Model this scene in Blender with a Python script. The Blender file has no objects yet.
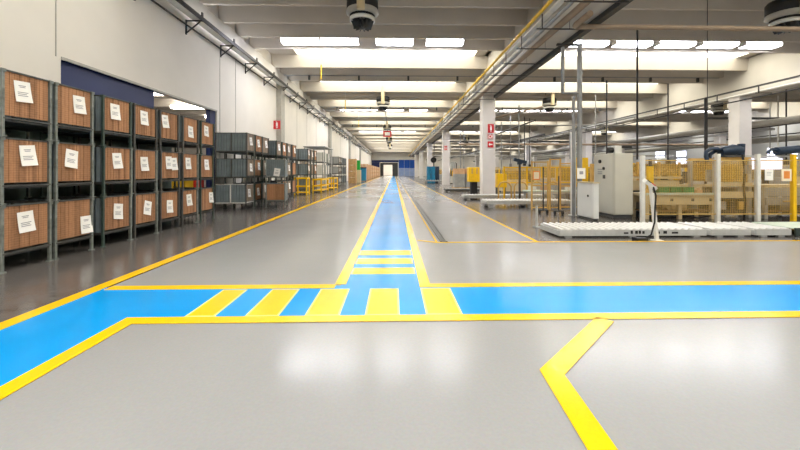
import bpy, math, random
from mathutils import Vector, Matrix, Euler
R = math.radians
random.seed(7)
scene = bpy.context.scene
COL = scene.collection

# ------------------------------------------------------------------ materials
def lin(c):
    return tuple(((v/255)/12.92 if v/255 <= .04045 else ((v/255+.055)/1.055)**2.4) for v in c)

def mat(name, rgb, rough=.55, metal=0., noise=.12, scale=6., spec=.5, bump=0., emit=0., alpha=1.):
    m = bpy.data.materials.new(name); m.use_nodes = True
    nt = m.node_tree; b = nt.nodes['Principled BSDF']
    c = lin(rgb)
    b.inputs['Roughness'].default_value = rough
    b.inputs['Metallic'].default_value = metal
    b.inputs['Specular IOR Level'].default_value = spec
    b.inputs['Alpha'].default_value = alpha
    if noise > 0 and not emit:
        tc = nt.nodes.new('ShaderNodeTexCoord')
        n = nt.nodes.new('ShaderNodeTexNoise'); n.inputs['Scale'].default_value = scale; n.inputs['Detail'].default_value = 5
        nt.links.new(tc.outputs['Object'], n.inputs['Vector'])
        r = nt.nodes.new('ShaderNodeValToRGB')
        r.color_ramp.elements[0].position = .3; r.color_ramp.elements[1].position = .7
        r.color_ramp.elements[0].color = (*[v*(1-noise) for v in c], 1)
        r.color_ramp.elements[1].color = (*[min(1, v*(1+noise)) for v in c], 1)
        nt.links.new(n.outputs['Fac'], r.inputs['Fac']); nt.links.new(r.outputs['Color'], b.inputs['Base Color'])
        if bump:
            bp = nt.nodes.new('ShaderNodeBump'); bp.inputs['Strength'].default_value = bump; bp.inputs['Distance'].default_value = .02
            nt.links.new(n.outputs['Fac'], bp.inputs['Height']); nt.links.new(bp.outputs['Normal'], b.inputs['Normal'])
    else:
        b.inputs['Base Color'].default_value = (*c, 1)
    if emit:
        b.inputs['Emission Color'].default_value = (*c, 1)
        b.inputs['Emission Strength'].default_value = emit
    return m

def floor_mat(name, rgb, rough, var=.08, big=.25, spec=.5, grain=.05, wear=0.):
    """floor coating: fine grain, broad cloudy wear, uneven gloss"""
    m = bpy.data.materials.new(name); m.use_nodes = True
    nt = m.node_tree; b = nt.nodes['Principled BSDF']; N = nt.nodes.new; L = nt.links.new
    b.inputs['Specular IOR Level'].default_value = spec
    c = lin(rgb)
    tc = N('ShaderNodeTexCoord')
    n1 = N('ShaderNodeTexNoise'); n1.inputs['Scale'].default_value = big; n1.inputs['Detail'].default_value = 8; n1.inputs['Roughness'].default_value = .65
    n2 = N('ShaderNodeTexNoise'); n2.inputs['Scale'].default_value = 55; n2.inputs['Detail'].default_value = 3
    L(tc.outputs['Object'], n1.inputs['Vector']); L(tc.outputs['Object'], n2.inputs['Vector'])
    r = N('ShaderNodeValToRGB')
    r.color_ramp.elements[0].position = .3; r.color_ramp.elements[1].position = .72
    r.color_ramp.elements[0].color = (*[v*(1-var) for v in c], 1)
    r.color_ramp.elements[1].color = (*[min(1, v*(1+var)) for v in c], 1)
    L(n1.outputs['Fac'], r.inputs['Fac'])
    mx = N('ShaderNodeMix'); mx.data_type = 'RGBA'; mx.blend_type = 'OVERLAY'; mx.inputs[0].default_value = grain*4
    L(r.outputs['Color'], mx.inputs[6]); L(n2.outputs['Color'], mx.inputs[7])
    hs = N('ShaderNodeHueSaturation'); hs.inputs['Saturation'].default_value = 1.0
    L(mx.outputs[2], hs.inputs['Color'])
    last = hs.outputs['Color']
    if wear:
        n3 = N('ShaderNodeTexNoise'); n3.inputs['Scale'].default_value = 1.7; n3.inputs['Detail'].default_value = 10; n3.inputs['Roughness'].default_value = .75
        L(tc.outputs['Object'], n3.inputs['Vector'])
        r3 = N('ShaderNodeValToRGB'); r3.color_ramp.elements[0].position = .5; r3.color_ramp.elements[1].position = .62
        r3.color_ramp.elements[0].color = (0, 0, 0, 1); r3.color_ramp.elements[1].color = (wear, wear, wear, 1)
        L(n3.outputs['Fac'], r3.inputs['Fac'])
        m2 = N('ShaderNodeMix'); m2.data_type = 'RGBA'
        L(r3.outputs['Color'], m2.inputs[0]); L(last, m2.inputs[6]); m2.inputs[7].default_value = (*[v*.45 for v in c], 1)
        last = m2.outputs[2]
    L(last, b.inputs['Base Color'])
    mr = N('ShaderNodeMapRange'); mr.inputs[1].default_value = .3; mr.inputs[2].default_value = .7
    mr.inputs[3].default_value = rough*.75; mr.inputs[4].default_value = rough*1.3
    L(n1.outputs['Fac'], mr.inputs[0]); L(mr.outputs[0], b.inputs['Roughness'])
    bp = N('ShaderNodeBump'); bp.inputs['Strength'].default_value = .12; bp.inputs['Distance'].default_value = .004
    L(n2.outputs['Fac'], bp.inputs['Height']); L(bp.outputs['Normal'], b.inputs['Normal'])
    return m

def plank_mat(name, rgb):
    """vertical boards with cross-weave, tone changes from board to board"""
    m = bpy.data.materials.new(name); m.use_nodes = True
    nt = m.node_tree; b = nt.nodes['Principled BSDF']; N = nt.nodes.new; L = nt.links.new
    b.inputs['Roughness'].default_value = .7; b.inputs['Specular IOR Level'].default_value = .2
    c = lin(rgb)
    tc = N('ShaderNodeTexCoord'); sp = N('ShaderNodeSeparateXYZ'); L(tc.outputs['Object'], sp.inputs[0])
    ml = N('ShaderNodeMath'); ml.operation = 'MULTIPLY'; ml.inputs[1].default_value = 12.8; L(sp.outputs['Y'], ml.inputs[0])
    fl = N('ShaderNodeMath'); fl.operation = 'FLOOR'; L(ml.outputs[0], fl.inputs[0])
    oi = N('ShaderNodeObjectInfo'); ad = N('ShaderNodeMath'); ad.operation = 'MULTIPLY_ADD'; ad.inputs[1].default_value = 37.
    L(oi.outputs['Random'], ad.inputs[0]); L(fl.outputs[0], ad.inputs[2])
    wn = N('ShaderNodeTexWhiteNoise'); wn.noise_dimensions = '1D'; L(ad.outputs[0], wn.inputs['W'])
    wv = N('ShaderNodeTexWave'); wv.bands_direction = 'Z'; wv.inputs['Scale'].default_value = 9; wv.inputs['Distortion'].default_value = 2.5; wv.inputs['Detail'].default_value = 2
    L(tc.outputs['Object'], wv.inputs['Vector'])
    nz = N('ShaderNodeTexNoise'); nz.inputs['Scale'].default_value = 14; nz.inputs['Detail'].default_value = 6; L(tc.outputs['Object'], nz.inputs['Vector'])
    s1 = N('ShaderNodeMath'); s1.operation = 'MULTIPLY_ADD'; s1.inputs[1].default_value = .45; L(wn.outputs['Value'], s1.inputs[0]); 
    s2 = N('ShaderNodeMath'); s2.operation = 'MULTIPLY_ADD'; s2.inputs[1].default_value = .28; L(wv.outputs['Fac'], s2.inputs[0]); L(nz.outputs['Fac'], s2.inputs[2])
    s2b = N('ShaderNodeMath'); s2b.operation = 'MULTIPLY'; s2b.inputs[1].default_value = .55; L(s2.outputs[0], s2b.inputs[0])
    L(s2b.outputs[0], s1.inputs[2])
    r = N('ShaderNodeValToRGB'); r.color_ramp.elements[0].position = .2; r.color_ramp.elements[1].position = .85
    r.color_ramp.elements[0].color = (*[v*.62 for v in c], 1); r.color_ramp.elements[1].color = (*[min(1, v*1.3) for v in c], 1)
    L(s1.outputs[0], r.inputs['Fac']); L(r.outputs['Color'], b.inputs['Base Color'])
    return m

M = {}
M['floor_dark'] = floor_mat('dark concrete floor', (100, 96, 95), .185, .28, .35, .35, .05, .35)
M['floor_grey'] = floor_mat('light grey floor coating', (150, 151, 154), .185, .06, .22, .2, .03)
M['blue'] = floor_mat('blue walkway paint', (0, 150, 230), .185, .08, .5, .2, .02)
M['yellow_line'] = floor_mat('yellow line paint', (242, 194, 4), .185, .05, .8, .35, .03)
M['pale_line'] = floor_mat('pale yellow line edge', (236, 226, 140), .2, .05, .8, .3, .03)
M['wall'] = mat('off white wall panel', (230, 226, 220), .85, 0, .035, .8, .2)
M['far_wall'] = mat('light grey wall paint', (196, 199, 206), .85, 0, .05, .5)
M['rib'] = mat('cast concrete rib', (198, 191, 181), .9, 0, .06, .5, .1)
M['girder'] = mat('girder concrete', (206, 202, 195), .85, 0, .06, .7, .15)
M['pillar'] = mat('white painted pillar', (226, 223, 222), .7, 0, .04, 1.5, .3)
M['slab'] = mat('roof slab', (184, 177, 167), .9, 0, .06, .5, .1)
M['deep_blue'] = mat('deep blue door paint', (22, 42, 96), .5, 0, .08, 1.2)
M['bay_blue'] = mat('bright blue gate paint', (20, 80, 178), .5, 0, .1, 1.2)
M['pale_blue'] = mat('pale blue gate paint', (150, 170, 215), .5, 0, .1, 1.5)
M['tube'] = mat('fluorescent tube cover', (244, 245, 255), .4, emit=9.)
M['dim_lamp'] = mat('distant lamp cover', (255, 248, 236), .4, emit=5.)
M['strip'] = mat('slim lamp tube', (250, 250, 255), .4, emit=4.)
M['skylight'] = mat('translucent roof sheet', (250, 245, 228), .6, emit=1.7)
M['daylight'] = mat('daylit window glass', (220, 226, 255), .4, emit=1.6)
M['led'] = mat('inspection lamp cover', (236, 228, 255), .4, emit=.4)
M['post_steel'] = mat('worn galvanised steel', (128, 134, 130), .45, .3, .3, 12)
M['post_green'] = mat('dark green painted steel', (62, 78, 72), .5, .1, .22, 9)
M['post_dark'] = mat('dark worn steel', (84, 84, 82), .5, .3, .25, 9)
M['corrugated'] = mat('blue grey corrugated steel', (116, 128, 134), .5, .05, .14, 4)
M['side_light'] = mat('pale grey corrugated steel', (150, 160, 164), .5, .1, .12, 4)
M['brown'] = plank_mat('brown slatted panel', (168, 124, 92))
M['brown_grey'] = plank_mat('grey brown panel', (148, 132, 118))
M['paper'] = mat('white paper', (250, 249, 246), .8, noise=.02)
M['ink'] = mat('printed ink', (160, 160, 168), .8, noise=0)
M['cream_paper'] = mat('cream paper', (255, 240, 214), .8, noise=.03)
M['orange'] = mat('orange print', (240, 150, 70), .7, noise=.03)
M['white_metal'] = mat('white painted steel', (228, 228, 224), .45, .0, .05, 8)
M['rail_grey'] = mat('pale grey conveyor rail', (192, 194, 194), .45, .1, .08, 8)
M['roller'] = mat('zinc roller', (226, 226, 224), .35, .25, .06, 20)
M['alu'] = mat('aluminium profile', (196, 198, 198), .4, .5, .08, 8)
M['mid_grey'] = mat('grey machine paint', (158, 160, 160), .5, .05, .12, 4)
M['dark_grey'] = mat('dark grey steel', (70, 72, 74), .5, .2, .2, 6)
M['black'] = mat('black rubber', (26, 26, 28), .6, 0, .2, 8)
M['cabinet'] = mat('light grey cabinet enamel', (206, 205, 196), .42, 0, .03, 2)
M['cabinet_white'] = mat('white cabinet enamel', (226, 228, 228), .4, 0, .03, 2)
M['beige'] = mat('beige machine paint', (210, 194, 158), .5, 0, .06, 4)
M['yellow'] = mat('safety yellow paint', (248, 200, 24), .45, 0, .06, 6)
M['fence_yellow'] = mat('fence wire yellow', (204, 172, 100), .5, 0, .08, 6)
M['tint'] = mat('amber clear sheet', (190, 150, 74), .2, 0, .04, 2, alpha=.09)
M['amber'] = mat('amber guard sheet', (200, 164, 80), .25, 0, .08, 3, alpha=.5)
M['ochre'] = mat('ochre frame paint', (212, 172, 96), .55, 0, .1, 6)
M['dark_ochre'] = mat('dark ochre paint', (132, 104, 66), .6, 0, .15, 6)  # ochre darkened; low shelves use it as painted shade, the gantry as colour
M['gas_yellow'] = mat('gas pipe yellow', (232, 190, 50), .5, 0, .08, 4)
M['pipe_brown'] = mat('tan painted pipe', (150, 130, 110), .45, .1, .1, 3)
M['pipe_grey'] = mat('grey painted pipe', (150, 152, 154), .45, .3, .12, 4)
M['dark_pipe'] = mat('dark conduit', (62, 62, 64), .5, .3, .15, 4)
M['red'] = mat('sign red', (206, 38, 48), .5, noise=.03)
M['white'] = mat('sign white', (250, 248, 246), .6, noise=.01)
M['cardboard'] = mat('cardboard', (206, 168, 134), .8, 0, .1, 5, .15)
M['wood'] = mat('pallet wood', (196, 160, 112), .8, 0, .2, 7, .15)
M['green_plastic'] = mat('green tote plastic', (40, 128, 72), .45, 0, .1, 5)
M['bright_green'] = mat('bright green paint', (20, 168, 60), .5, 0, .08, 5)
M['teal_blue'] = mat('locker blue paint', (30, 132, 178), .5, 0, .08, 4)
M['navy'] = mat('dark blue hose rubber', (30, 52, 78), .45, 0, .2, 9)
M['red_plastic'] = mat('red tote plastic', (204, 52, 36), .45, 0, .08, 5)
M['yellow_plastic'] = mat('yellow tote plastic', (242, 196, 40), .45, 0, .08, 5)
M['fan_grey'] = mat('fan shroud grey', (176, 174, 168), .55, .1, .1, 6)
M['dark_belt'] = mat('dark green belt side', (48, 62, 60), .6, 0, .15, 6)
M['pale_belt'] = mat('pale green belt', (206, 220, 208), .5, 0, .05, 4)

# ------------------------------------------------------------------ mesh builder
class MB:
    def __init__(s): s.v = []; s.f = []; s.m = []; s.sm = []
    def add(s, vs, fs, m=0, smooth=False):
        b = len(s.v); s.v += [tuple(v) for v in vs]
        for f in fs: s.f.append(tuple(b+i for i in f)); s.m.append(m); s.sm.append(smooth)
        return s
    def box(s, x0, x1, y0, y1, z0, z1, m=0):
        return s.add([(x0,y0,z0),(x1,y0,z0),(x1,y1,z0),(x0,y1,z0),(x0,y0,z1),(x1,y0,z1),(x1,y1,z1),(x0,y1,z1)],
                     [(3,2,1,0),(4,5,6,7),(0,1,5,4),(1,2,6,5),(2,3,7,6),(3,0,4,7)], m)
    def bar(s, p, q, w, h=None, m=0):
        """rectangular bar from p to q"""
        h = h or w; p = Vector(p); q = Vector(q); d = (q-p).normalized()
        up = Vector((0,0,1)) if abs(d.z) < .95 else Vector((0,1,0))
        a = d.cross(up).normalized()*(w/2); b = a.cross(d).normalized()*(h/2)
        vs = [p-a-b, p+a-b, p+a+b, p-a+b, q-a-b, q+a-b, q+a+b, q-a+b]
        return s.add(vs, [(0,1,2,3),(7,6,5,4),(0,4,5,1),(1,5,6,2),(2,6,7,3),(3,7,4,0)], m)
    def tube(s, pts, r, n=10, m=0, caps=True):
        pts = [Vector(p) for p in pts]; rings = []; k = len(pts)
        rr = r if isinstance(r, (list, tuple)) else [r]*k
        prev = None
        for i, p in enumerate(pts):
            d = (pts[min(i+1,k-1)]-pts[max(i-1,0)]).normalized()
            if prev is None:
                up = Vector((0,0,1)) if abs(d.z) < .9 else Vector((0,1,0))
                a = d.cross(up).normalized()
            else:
                a = (prev - d*prev.dot(d)).normalized()
            prev = a; b = d.cross(a)
            rings.append([p+(a*math.cos(2*math.pi*j/n)+b*math.sin(2*math.pi*j/n))*rr[i] for j in range(n)])
        vs = [v for r_ in rings for v in r_]; fs = []
        for i in range(k-1):
            for j in range(n):
                fs.append((i*n+j, i*n+(j+1)%n, (i+1)*n+(j+1)%n, (i+1)*n+j))
        s.add(vs, fs, m, True)
        if caps:
            s.add(rings[0], [tuple(range(n-1,-1,-1))], m); s.add(rings[-1], [tuple(range(n))], m)
        return s
    def lathe(s, prof, c=(0,0,0), n=24, m=0):
        vs = []; fs = []; k = len(prof)
        for r, z in prof:
            for j in range(n):
                a = 2*math.pi*j/n; vs.append((c[0]+r*math.cos(a), c[1]+r*math.sin(a), c[2]+z))
        for i in range(k-1):
            for j in range(n): fs.append((i*n+j, i*n+(j+1)%n, (i+1)*n+(j+1)%n, (i+1)*n+j))
        return s.add(vs, fs, m, True)
    def prism(s, poly, z0, z1, m=0):
        n = len(poly); vs = [(x,y,z0) for x,y in poly]+[(x,y,z1) for x,y in poly]
        fs = [tuple(range(n-1,-1,-1)), tuple(range(n,2*n))]+[(i,(i+1)%n,n+(i+1)%n,n+i) for i in range(n)]
        return s.add(vs, fs, m)
    def mesh(s, name, mats):
        me = bpy.data.meshes.new(name); me.from_pydata(s.v, [], s.f)
        for m in mats: me.materials.append(M[m] if isinstance(m, str) else m)
        me.polygons.foreach_set('material_index', s.m); me.polygons.foreach_set('use_smooth', s.sm)
        me.update(); return me

def link(name, me, parent=None, loc=(0,0,0), rot=None):
    o = bpy.data.objects.new(name, me); COL.objects.link(o); o.location = loc
    if rot: o.rotation_euler = rot
    if parent: o.parent = parent
    return o
def part(name, mb, mats, parent, loc=(0,0,0), rot=None, bevel=0.):
    if isinstance(mats, str): mats = [mats]
    o = link(name, mb.mesh(name, mats), parent, loc, rot)
    if bevel:
        b = o.modifiers.new('Bevel', 'BEVEL'); b.width = bevel; b.segments = 2; b.limit_method = 'ANGLE'
    return o
def tag(o, label, cat, group=None):
    o['label'] = label; o['category'] = cat
    if group: o['group'] = group
    return o
def thing(name, label, cat, loc=(0,0,0), rz=0., group=None):
    o = bpy.data.objects.new(name, None); COL.objects.link(o); o.empty_display_size = .2
    o.location = loc; o.rotation_euler = (0,0,rz)
    return tag(o, label, cat, group)
def single(name, mb, mats, label, cat, loc=(0,0,0), rz=0., group=None, bevel=0.):
    o = part(name, mb, mats, None, loc, (0,0,rz), bevel); return tag(o, label, cat, group)
def struct(name, mb, mats, loc=(0,0,0)):
    o = part(name, mb, mats, None, loc); o['kind'] = 'structure'; return o
def dup(root, loc, rz=None, label=None, group=None):
    kids = {}
    for o in scene_children(root): kids.setdefault(o.parent, []).append(o)
    def cp(o, par):
        c = o.copy(); COL.objects.link(c)
        if par: c.parent = par
        for ch in CH.get(o, []): cp(ch, c); 
        return c
    r = cp(root, None); r.location = loc
    if rz is not None: r.rotation_euler = (0,0,rz)
    if label: r['label'] = label
    if group: r['group'] = group
    return r
CH = {}
def scene_children(root):
    out = []
    def walk(o):
        ks = [c for c in bpy.data.objects if c.parent == o] if o not in CH else CH[o]
        CH[o] = ks
        for k in ks: out.append(k); walk(k)
    walk(root); return out
ORD = ['first','second','third','fourth','fifth','sixth','seventh','eighth','ninth','tenth','eleventh','twelfth']

# ------------------------------------------------------------------ shell
XW, XE, YB, YE = -7.1, 50., -20., 113.
ZR, ZS = 7.5, 8.2
struct('floor', MB().box(-20.5, XE+.3, YB-.3, YE+20, -.2, 0), ['floor_dark'])

# coated aisle floor: the light grey sheet with the machine area cut away at its far corner
struct('floor_coating', MB().prism([(-3.55,YB+.1),(49.9,YB+.1),(49.9,7.3),(2.93,7.3),(2.93,YE+.3),(-3.55,YE+.3)], 0, .008), ['floor_grey'])
# blue walkways
Z1, Z2, Z3 = .008, .012, .016
bl = MB()
bl.prism([(-3.65,YB+.1),(-2.55,YB+.1),(-2.55,4.55),(-3.65,4.55)], Z1, Z2)       # along the crates
struct('floor_walkway', bl, ['blue'])
struct('floor_walkway', MB().prism([(-2.55,3.5),(-2.55,4.55),(49.8,4.55),(49.8,3.5)], Z1, Z2), ['blue'])
struct('floor_walkway', MB().prism([(-.67,4.55),(.39,4.55),(.39,YE+.2),(-.67,YE+.2)], Z1, Z2), ['blue'])
# yellow lines
def line(pts, w):
    """a mitred painted band along a polyline"""
    pts = [Vector((*p,0)) for p in pts]; L_, R_ = [], []
    for i, p in enumerate(pts):
        d0 = (p-pts[i-1]).normalized() if i else None
        d1 = (pts[i+1]-p).normalized() if i < len(pts)-1 else None
        d = ((d0 or d1)+(d1 or d0)).normalized(); n = Vector((-d.y, d.x, 0))
        k = (w/2)/max(.3, n.dot(Vector((-(d0 or d1).y, (d0 or d1).x, 0))))
        L_.append(p+n*k); R_.append(p-n*k)
    mb = MB()
    for i in range(len(pts)-1):
        mb.prism([(q.x,q.y) for q in (R_[i],R_[i+1],L_[i+1],L_[i])], Z2, Z3)
    return mb
def yl(pts, w): struct('floor_line', line(pts, w), ['yellow_line'])
yl([(-3.65,YB+.1),(-3.65,YE-5)], .17)                     # crate side line
yl([(-2.55,YB+.1),(-2.55,3.53),(49.8,3.53)], .15)         # near edge of crossing
yl([(-3.52,4.53),(-.735,4.53)], .15)                   # far edge, crate side
yl([(-.68,4.6),(-.68,YE)], .14)
yl([(.39,YE),(.39,4.53),(49.8,4.53)], .14)
yl([(.5,7.5),(.86,7.28),(49.8,7.28)], .07)
yl([(2.93,7.3),(2.93,YE)], .07)
yl([(.87,7.32),(.87,YE)], .035)
yl([(2.05,3.45),(1.13,2.55),(1.077,1.83),(.93,-.2)], .155)
def stripe(x0, x1, y0, y1, sk=0.):
    e = .022
    struct('floor_stripe', MB().prism([(x0-e,y0-e),(x1+e,y0-e),(x1+e,y1+e),(x0-e,y1+e)], Z2, Z3-.001).prism([(x0,y0),(x1,y0),(x1,y1),(x0,y1)], Z3-.001, Z3, 1), ['pale_line','yellow_line'])
for a, b in ((-2.05,-1.8),(-1.46,-1.17),(-.87,-.565),(-.27,.035),(.345,.67)): stripe(a, b, 3.63, 4.4, 0)
for y0, y1 in ((5.07,5.36),(5.62,5.95),(6.2,6.54)): stripe(-.58, .28, y0, y1)
# drain channel set in the floor
ch = MB().box(.95, .985, 7.35, YE-3, 0, .02).box(1.06, 1.1, 7.35, YE-3, 0, .02).box(.985, 1.06, 7.35, YE-3, 0, .012, 1)
struct('floor_channel', ch, ['post_dark', 'dark_grey'])

# walls
OY0, OY1, OZ = 7.85, 14.6, 3.87
wl = MB().box(XW-.25, XW, YB, OY0, 0, ZS+.2).box(XW-.25, XW, OY1, YE, 0, ZS+.2).box(XW-.25, XW, OY0, OY1, OZ, ZS+.2)
struct('wall_left', wl, ['wall'])
for i, y in enumerate((OY0-.12, OY1+.25, 16.3, 26.5, 29.5, 33., 40., 48., 57., 66.)):
    struct('trim_%d' % (i+1), MB().box(XW, XW+.012, y-.012, y+.012, OZ if i < 1 else 0, 6.5), ['fan_grey'])
struct('trim_20', MB().box(XW, XW+.02, OY0, OY1, OZ-.03, OZ+.03), ['fan_grey'])
struct('wall_ledge', MB().box(XW, XW+.2, YB, YE, 6.95, ZR), ['girder'])
struct('wall_right', MB().box(XE, XE+.25, YB, YE, 0, ZS+.2), ['far_wall'])
struct('wall_front', MB().box(XW-.25, XE+.25, YB-.25, YB, 0, ZS+.2), ['wall'])
wb = MB().box(XW-.25, -4.4, YE, YE+.3, 0, ZS+.2).box(-4.4, 1.25, YE, YE+.3, 4.3, ZS+.2).box(1.25, XE+.25, YE, YE+.3, 0, ZS+.2)
struct('wall_back', wb, ['wall'])
# room beyond the far doorway
struct('wall_corridor', MB().box(-4.6,-4.4,YE+.3,YE+19,0,5).box(1.25,1.45,YE+.3,YE+19,0,5).box(-4.6,1.45,YE+19,YE+19.2,0,5).box(-4.6,1.45,YE+.3,YE+19.2,5,5.2), ['wall'])
single('corridor_light', MB().box(-2.5,-.2,YE+9,YE+15,4.85,4.98), ['dim_lamp'], 'ceiling light glowing in the room beyond the far doorway', 'light')
single('doorway_dark_sheet', MB().box(-4.35,-3.3,YE+.4,YE+.5,.01,4.2).box(-.5,1.2,YE+.4,YE+.5,.01,4.2).box(-3.3,-.5,YE+.4,YE+.5,3.55,4.2), ['dark_grey'],
       'dark sheet added at the sides and top of the far doorway', 'curtain')  # dark sheets put in to narrow the bright opening
# blue gates on the far wall
d = thing('gate', 'blue sliding gate with pale lower half at the far wall', 'gate', (4.1, YE-.12, 0))
for k in range(3):
    part('panel', MB().box(-2.6+k*1.75,-2.6+k*1.75+1.68,-.05,.05,2.5,5.1), ['bay_blue'], d)
    part('lower_panel', MB().box(-2.6+k*1.75,-2.6+k*1.75+1.68,-.05,.05,.02,2.45), ['pale_blue'], d)
single('overhead_shutter', MB().box(-6.95,1.45,YE-.2,YE-.02,4.35,5.0), ['deep_blue'], 'dark blue shutter box above the far doorway', 'shutter')
single('side_shutter', MB().box(-6.95,-4.5,YE-.12,YE-.02,.01,4.34), ['deep_blue'], 'dark blue shutter beside the far doorway, behind the boxes', 'shutter')

# opening in the crate-side wall: blue sliding door and the annex beyond
struct('door_1', MB().box(XW-.2, XW-.08, OY0, 10.95, 0, OZ-.01), ['deep_blue'])
struct('door_2', MB().box(XW-.22, XW-.06, 14.2, OY1, 0, OZ-.01), ['deep_blue'])
struct('wall_annex', MB().box(-20.3,-20,3,30,0,5.6).box(-20,XW-.25,3,3.2,0,5.6).box(-20,XW-.25,29.8,30,0,5.6).box(-20.3,XW-.25,3,30,5.4,5.6), ['wall'])
for k in range(7):
    struct('annex_beam', MB().box(-20,XW-.26,9+k*2.6,9.5+k*2.6,4.9,5.4), ['rib'])
for k in range(4):
    single('annex_light', MB().box(-11.5,-8.2,12+k*3.4,12.35+k*3.4,4.72,4.86), ['dim_lamp'],
           'ceiling light glimpsed through the wall opening, %s from the blue door' % ORD[k], 'light', group='annex lights')

# roof: slab, ribs, skylights
slab = MB().box(XW-.25, XE+.25, YB, YE+.3, ZS+.14, ZS+.34)
struct('ceiling', slab, ['slab'])
ribs = []; sky = []
for k in range(-6, 15):
    s = 21.1+6.3*k
    ribs += [s, s+1.55, s+3.1]
    if k == -2: ribs.append(13.2)
    else: sky.append((s+3.1, s+6.3))
ribs = sorted(y for y in ribs if YB+.3 < y < YE-.3)
BAYS = [(XW+.02, 5.49), (5.79, 21.14), (21.44, 36.14), (36.44, XE)]
closed = lambda bi, p0: (bi >= 2 or (bi == 1 and p0 > 32)) and int(round(p0/6.3)) % 2 == 0
for bi, (a, b) in enumerate(BAYS):
    me = MB().add([(a,-.06,ZR),(b,-.06,ZR),(b,.06,ZR),(a,.06,ZR),(a,-.16,ZS),(b,-.16,ZS),(b,.16,ZS),(a,.16,ZS)],
                  [(3,2,1,0),(4,5,6,7),(0,1,5,4),(1,2,6,5),(2,3,7,6),(3,0,4,7)]).mesh('ceiling_beam', ['rib'])
    for y in ribs:
        o = link('ceiling_beam', me, None, (0,y,0)); o['kind'] = 'structure'
    # roof sheet between the ribs, open where a skylight sits
    mb = MB(); ys = [YB]+[v for p in sky for v in p]+[YE]
    ys = sorted(ys)
    inside = lambda y: any(p0+.35 < y < p1-.1 for p0, p1 in sky)
    cuts = sorted([YB, YE]+[v for p0, p1 in sky for v in (p0+.35, p1-.1) if YB < v < YE])
    for y0, y1 in zip(cuts, cuts[1:]):
        if not inside((y0+y1)/2): mb.box(a-.9, b+.9 if b < XE else b, y0, y1, ZS, ZS+.12)
    struct('ceiling_panel', mb, ['slab'])
    for p0, p1 in sky:
        if p1 < YB+1 or p0 > YE-1: continue
        if closed(bi, p0):
            struct('ceiling_panel', MB().box(a-.5, b+.5, p0+.35, p1-.1, ZS+.02, ZS+.1), ['slab']); continue
        x0 = a+1.5; x1 = b-.8
        sm = MB()
        n = int((x1-x0)/1.3); w = (x1-x0)/n
        for i in range(n): sm.box(x0+i*w+.02, x0+(i+1)*w-.02, p0+.4, p1-.14, ZS+.03, ZS+.07)
        struct('skylight', sm, ['skylight'])
        fr = MB().box(a-.5, x0, p0+.35, p1-.1, ZS+.02, ZS+.1).box(x1, b+.5, p0+.35, p1-.1, ZS+.02, ZS+.1)
        struct('ceiling_panel', fr, ['slab'])
# girders and pillars
GX = [5.2, 20.85, 35.85]
PY = [21.3, 38.85, 56.4, 74., 91.5]
for g in GX:
    struct('ceiling_girder', MB().box(g, g+.88, YB, YE, 6.0, 6.32).box(g+.29, g+.59, YB, YE, 6.32, ZS+.1), ['girder'])
    for y in PY+[3.8]:
        if y == 3.8 and g == GX[0]: continue
        o = struct('pillar', MB().box(g+.08, g+.84, y, y+.76, 0, 6.0), ['pillar'])
        b = o.modifiers.new('Bevel','BEVEL'); b.width = .03; b.segments = 2
# wall pilasters on the crate side
for y in (21.3+.6, 38.85, 56.4, 74.):
    struct('wall_pilaster', MB().box(XW, XW+.3, y, y+.7, 0, 6.95), ['fan_grey'])
# daylight windows far side
for k, (y, wd, z0, z1) in enumerate(((43.3,1.6,3.0,4.6),(45.4,1.6,3.0,4.6),(60.3,2.2,2.6,3.7),(60.3,2.2,4.0,5.0),(65.2,2.4,2.6,3.7),(65.2,2.4,4.0,5.2),(84.,3.,3.,5.),(90.,3.,3.,5.))):
    o = struct('window_%d' % (k+1), MB().box(XE-.03, XE+.01, y, y+wd, z0, z1), ['daylight'])
    fr = MB()
    for t in (0, wd/2, wd): fr.box(XE-.09, XE-.02, y+t-.05, y+t+.05, z0-.05, z1+.05)
    for z in (z0, z1): fr.box(XE-.09, XE-.02, y-.05, y+wd+.05, z-.05, z+.05)
    part('window_frame', fr, ['white_metal'], o)

# ------------------------------------------------------------------ ceiling equipment
# fluorescent fittings
def fitting_mesh():
    body = MB().box(-.9,.9,-.24,.24,.3,.36).box(-.9,.9,.225,.24,.1,.3).box(-.9,-.885,-.2,.225,.13,.3).box(.885,.9,-.2,.225,.13,.3)  # upright back plate added to keep the lamp off the rib behind
    cov = MB()
    prof = [(-.22,.3),(-.2,.2),(-.1,.13),(.1,.13),(.2,.2),(.22,.3)]
    n = len(prof)
    vs = [(-.88,y,z) for y,z in prof]+[(.88,y,z) for y,z in prof]
    cov.add(vs, [tuple(range(n-1,-1,-1)), tuple(range(n,2*n))]+[(i,i+1,n+i+1,n+i) for i in range(n-1)]+[(n-1,0,n,2*n-1)])
    return body, cov
fb, fc = fitting_mesh()
body_me = fb.mesh('body', ['white_metal']); cover_me = fc.mesh('cover', ['tube'])
bay_x = {'over the main aisle': [-4.48,-2.6,.03,2.45], 'over the machine hall': [8.0+2.15*i-.6 for i in range(6)], 'over the far machine bay': [23.0+2.15*i for i in range(6)]}
LY = [-2.2, 17.32, 36.8, 56.3, 75.2, 94.0]  # unseen first row repeats the spacing behind the camera to light the foreground
LN = ['row behind the camera', 'front row', 'second row back', 'third row back', 'fourth row back', 'fifth row back']
for yi, y in enumerate(LY):
    yy = min(ribs, key=lambda v: abs(v-y-.5)); y = yy-.5
    for bay, xs in bay_x.items():
        for i, x in enumerate(xs):
            t = thing('ceiling_light', 'fluorescent ceiling light %s, %s from the crates, %s' % (bay, ORD[i], LN[yi]), 'light', (x, y, 7.5), group='fluorescent ceiling lights')
            link('body', body_me, t); link('cover', cover_me, t)

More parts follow.
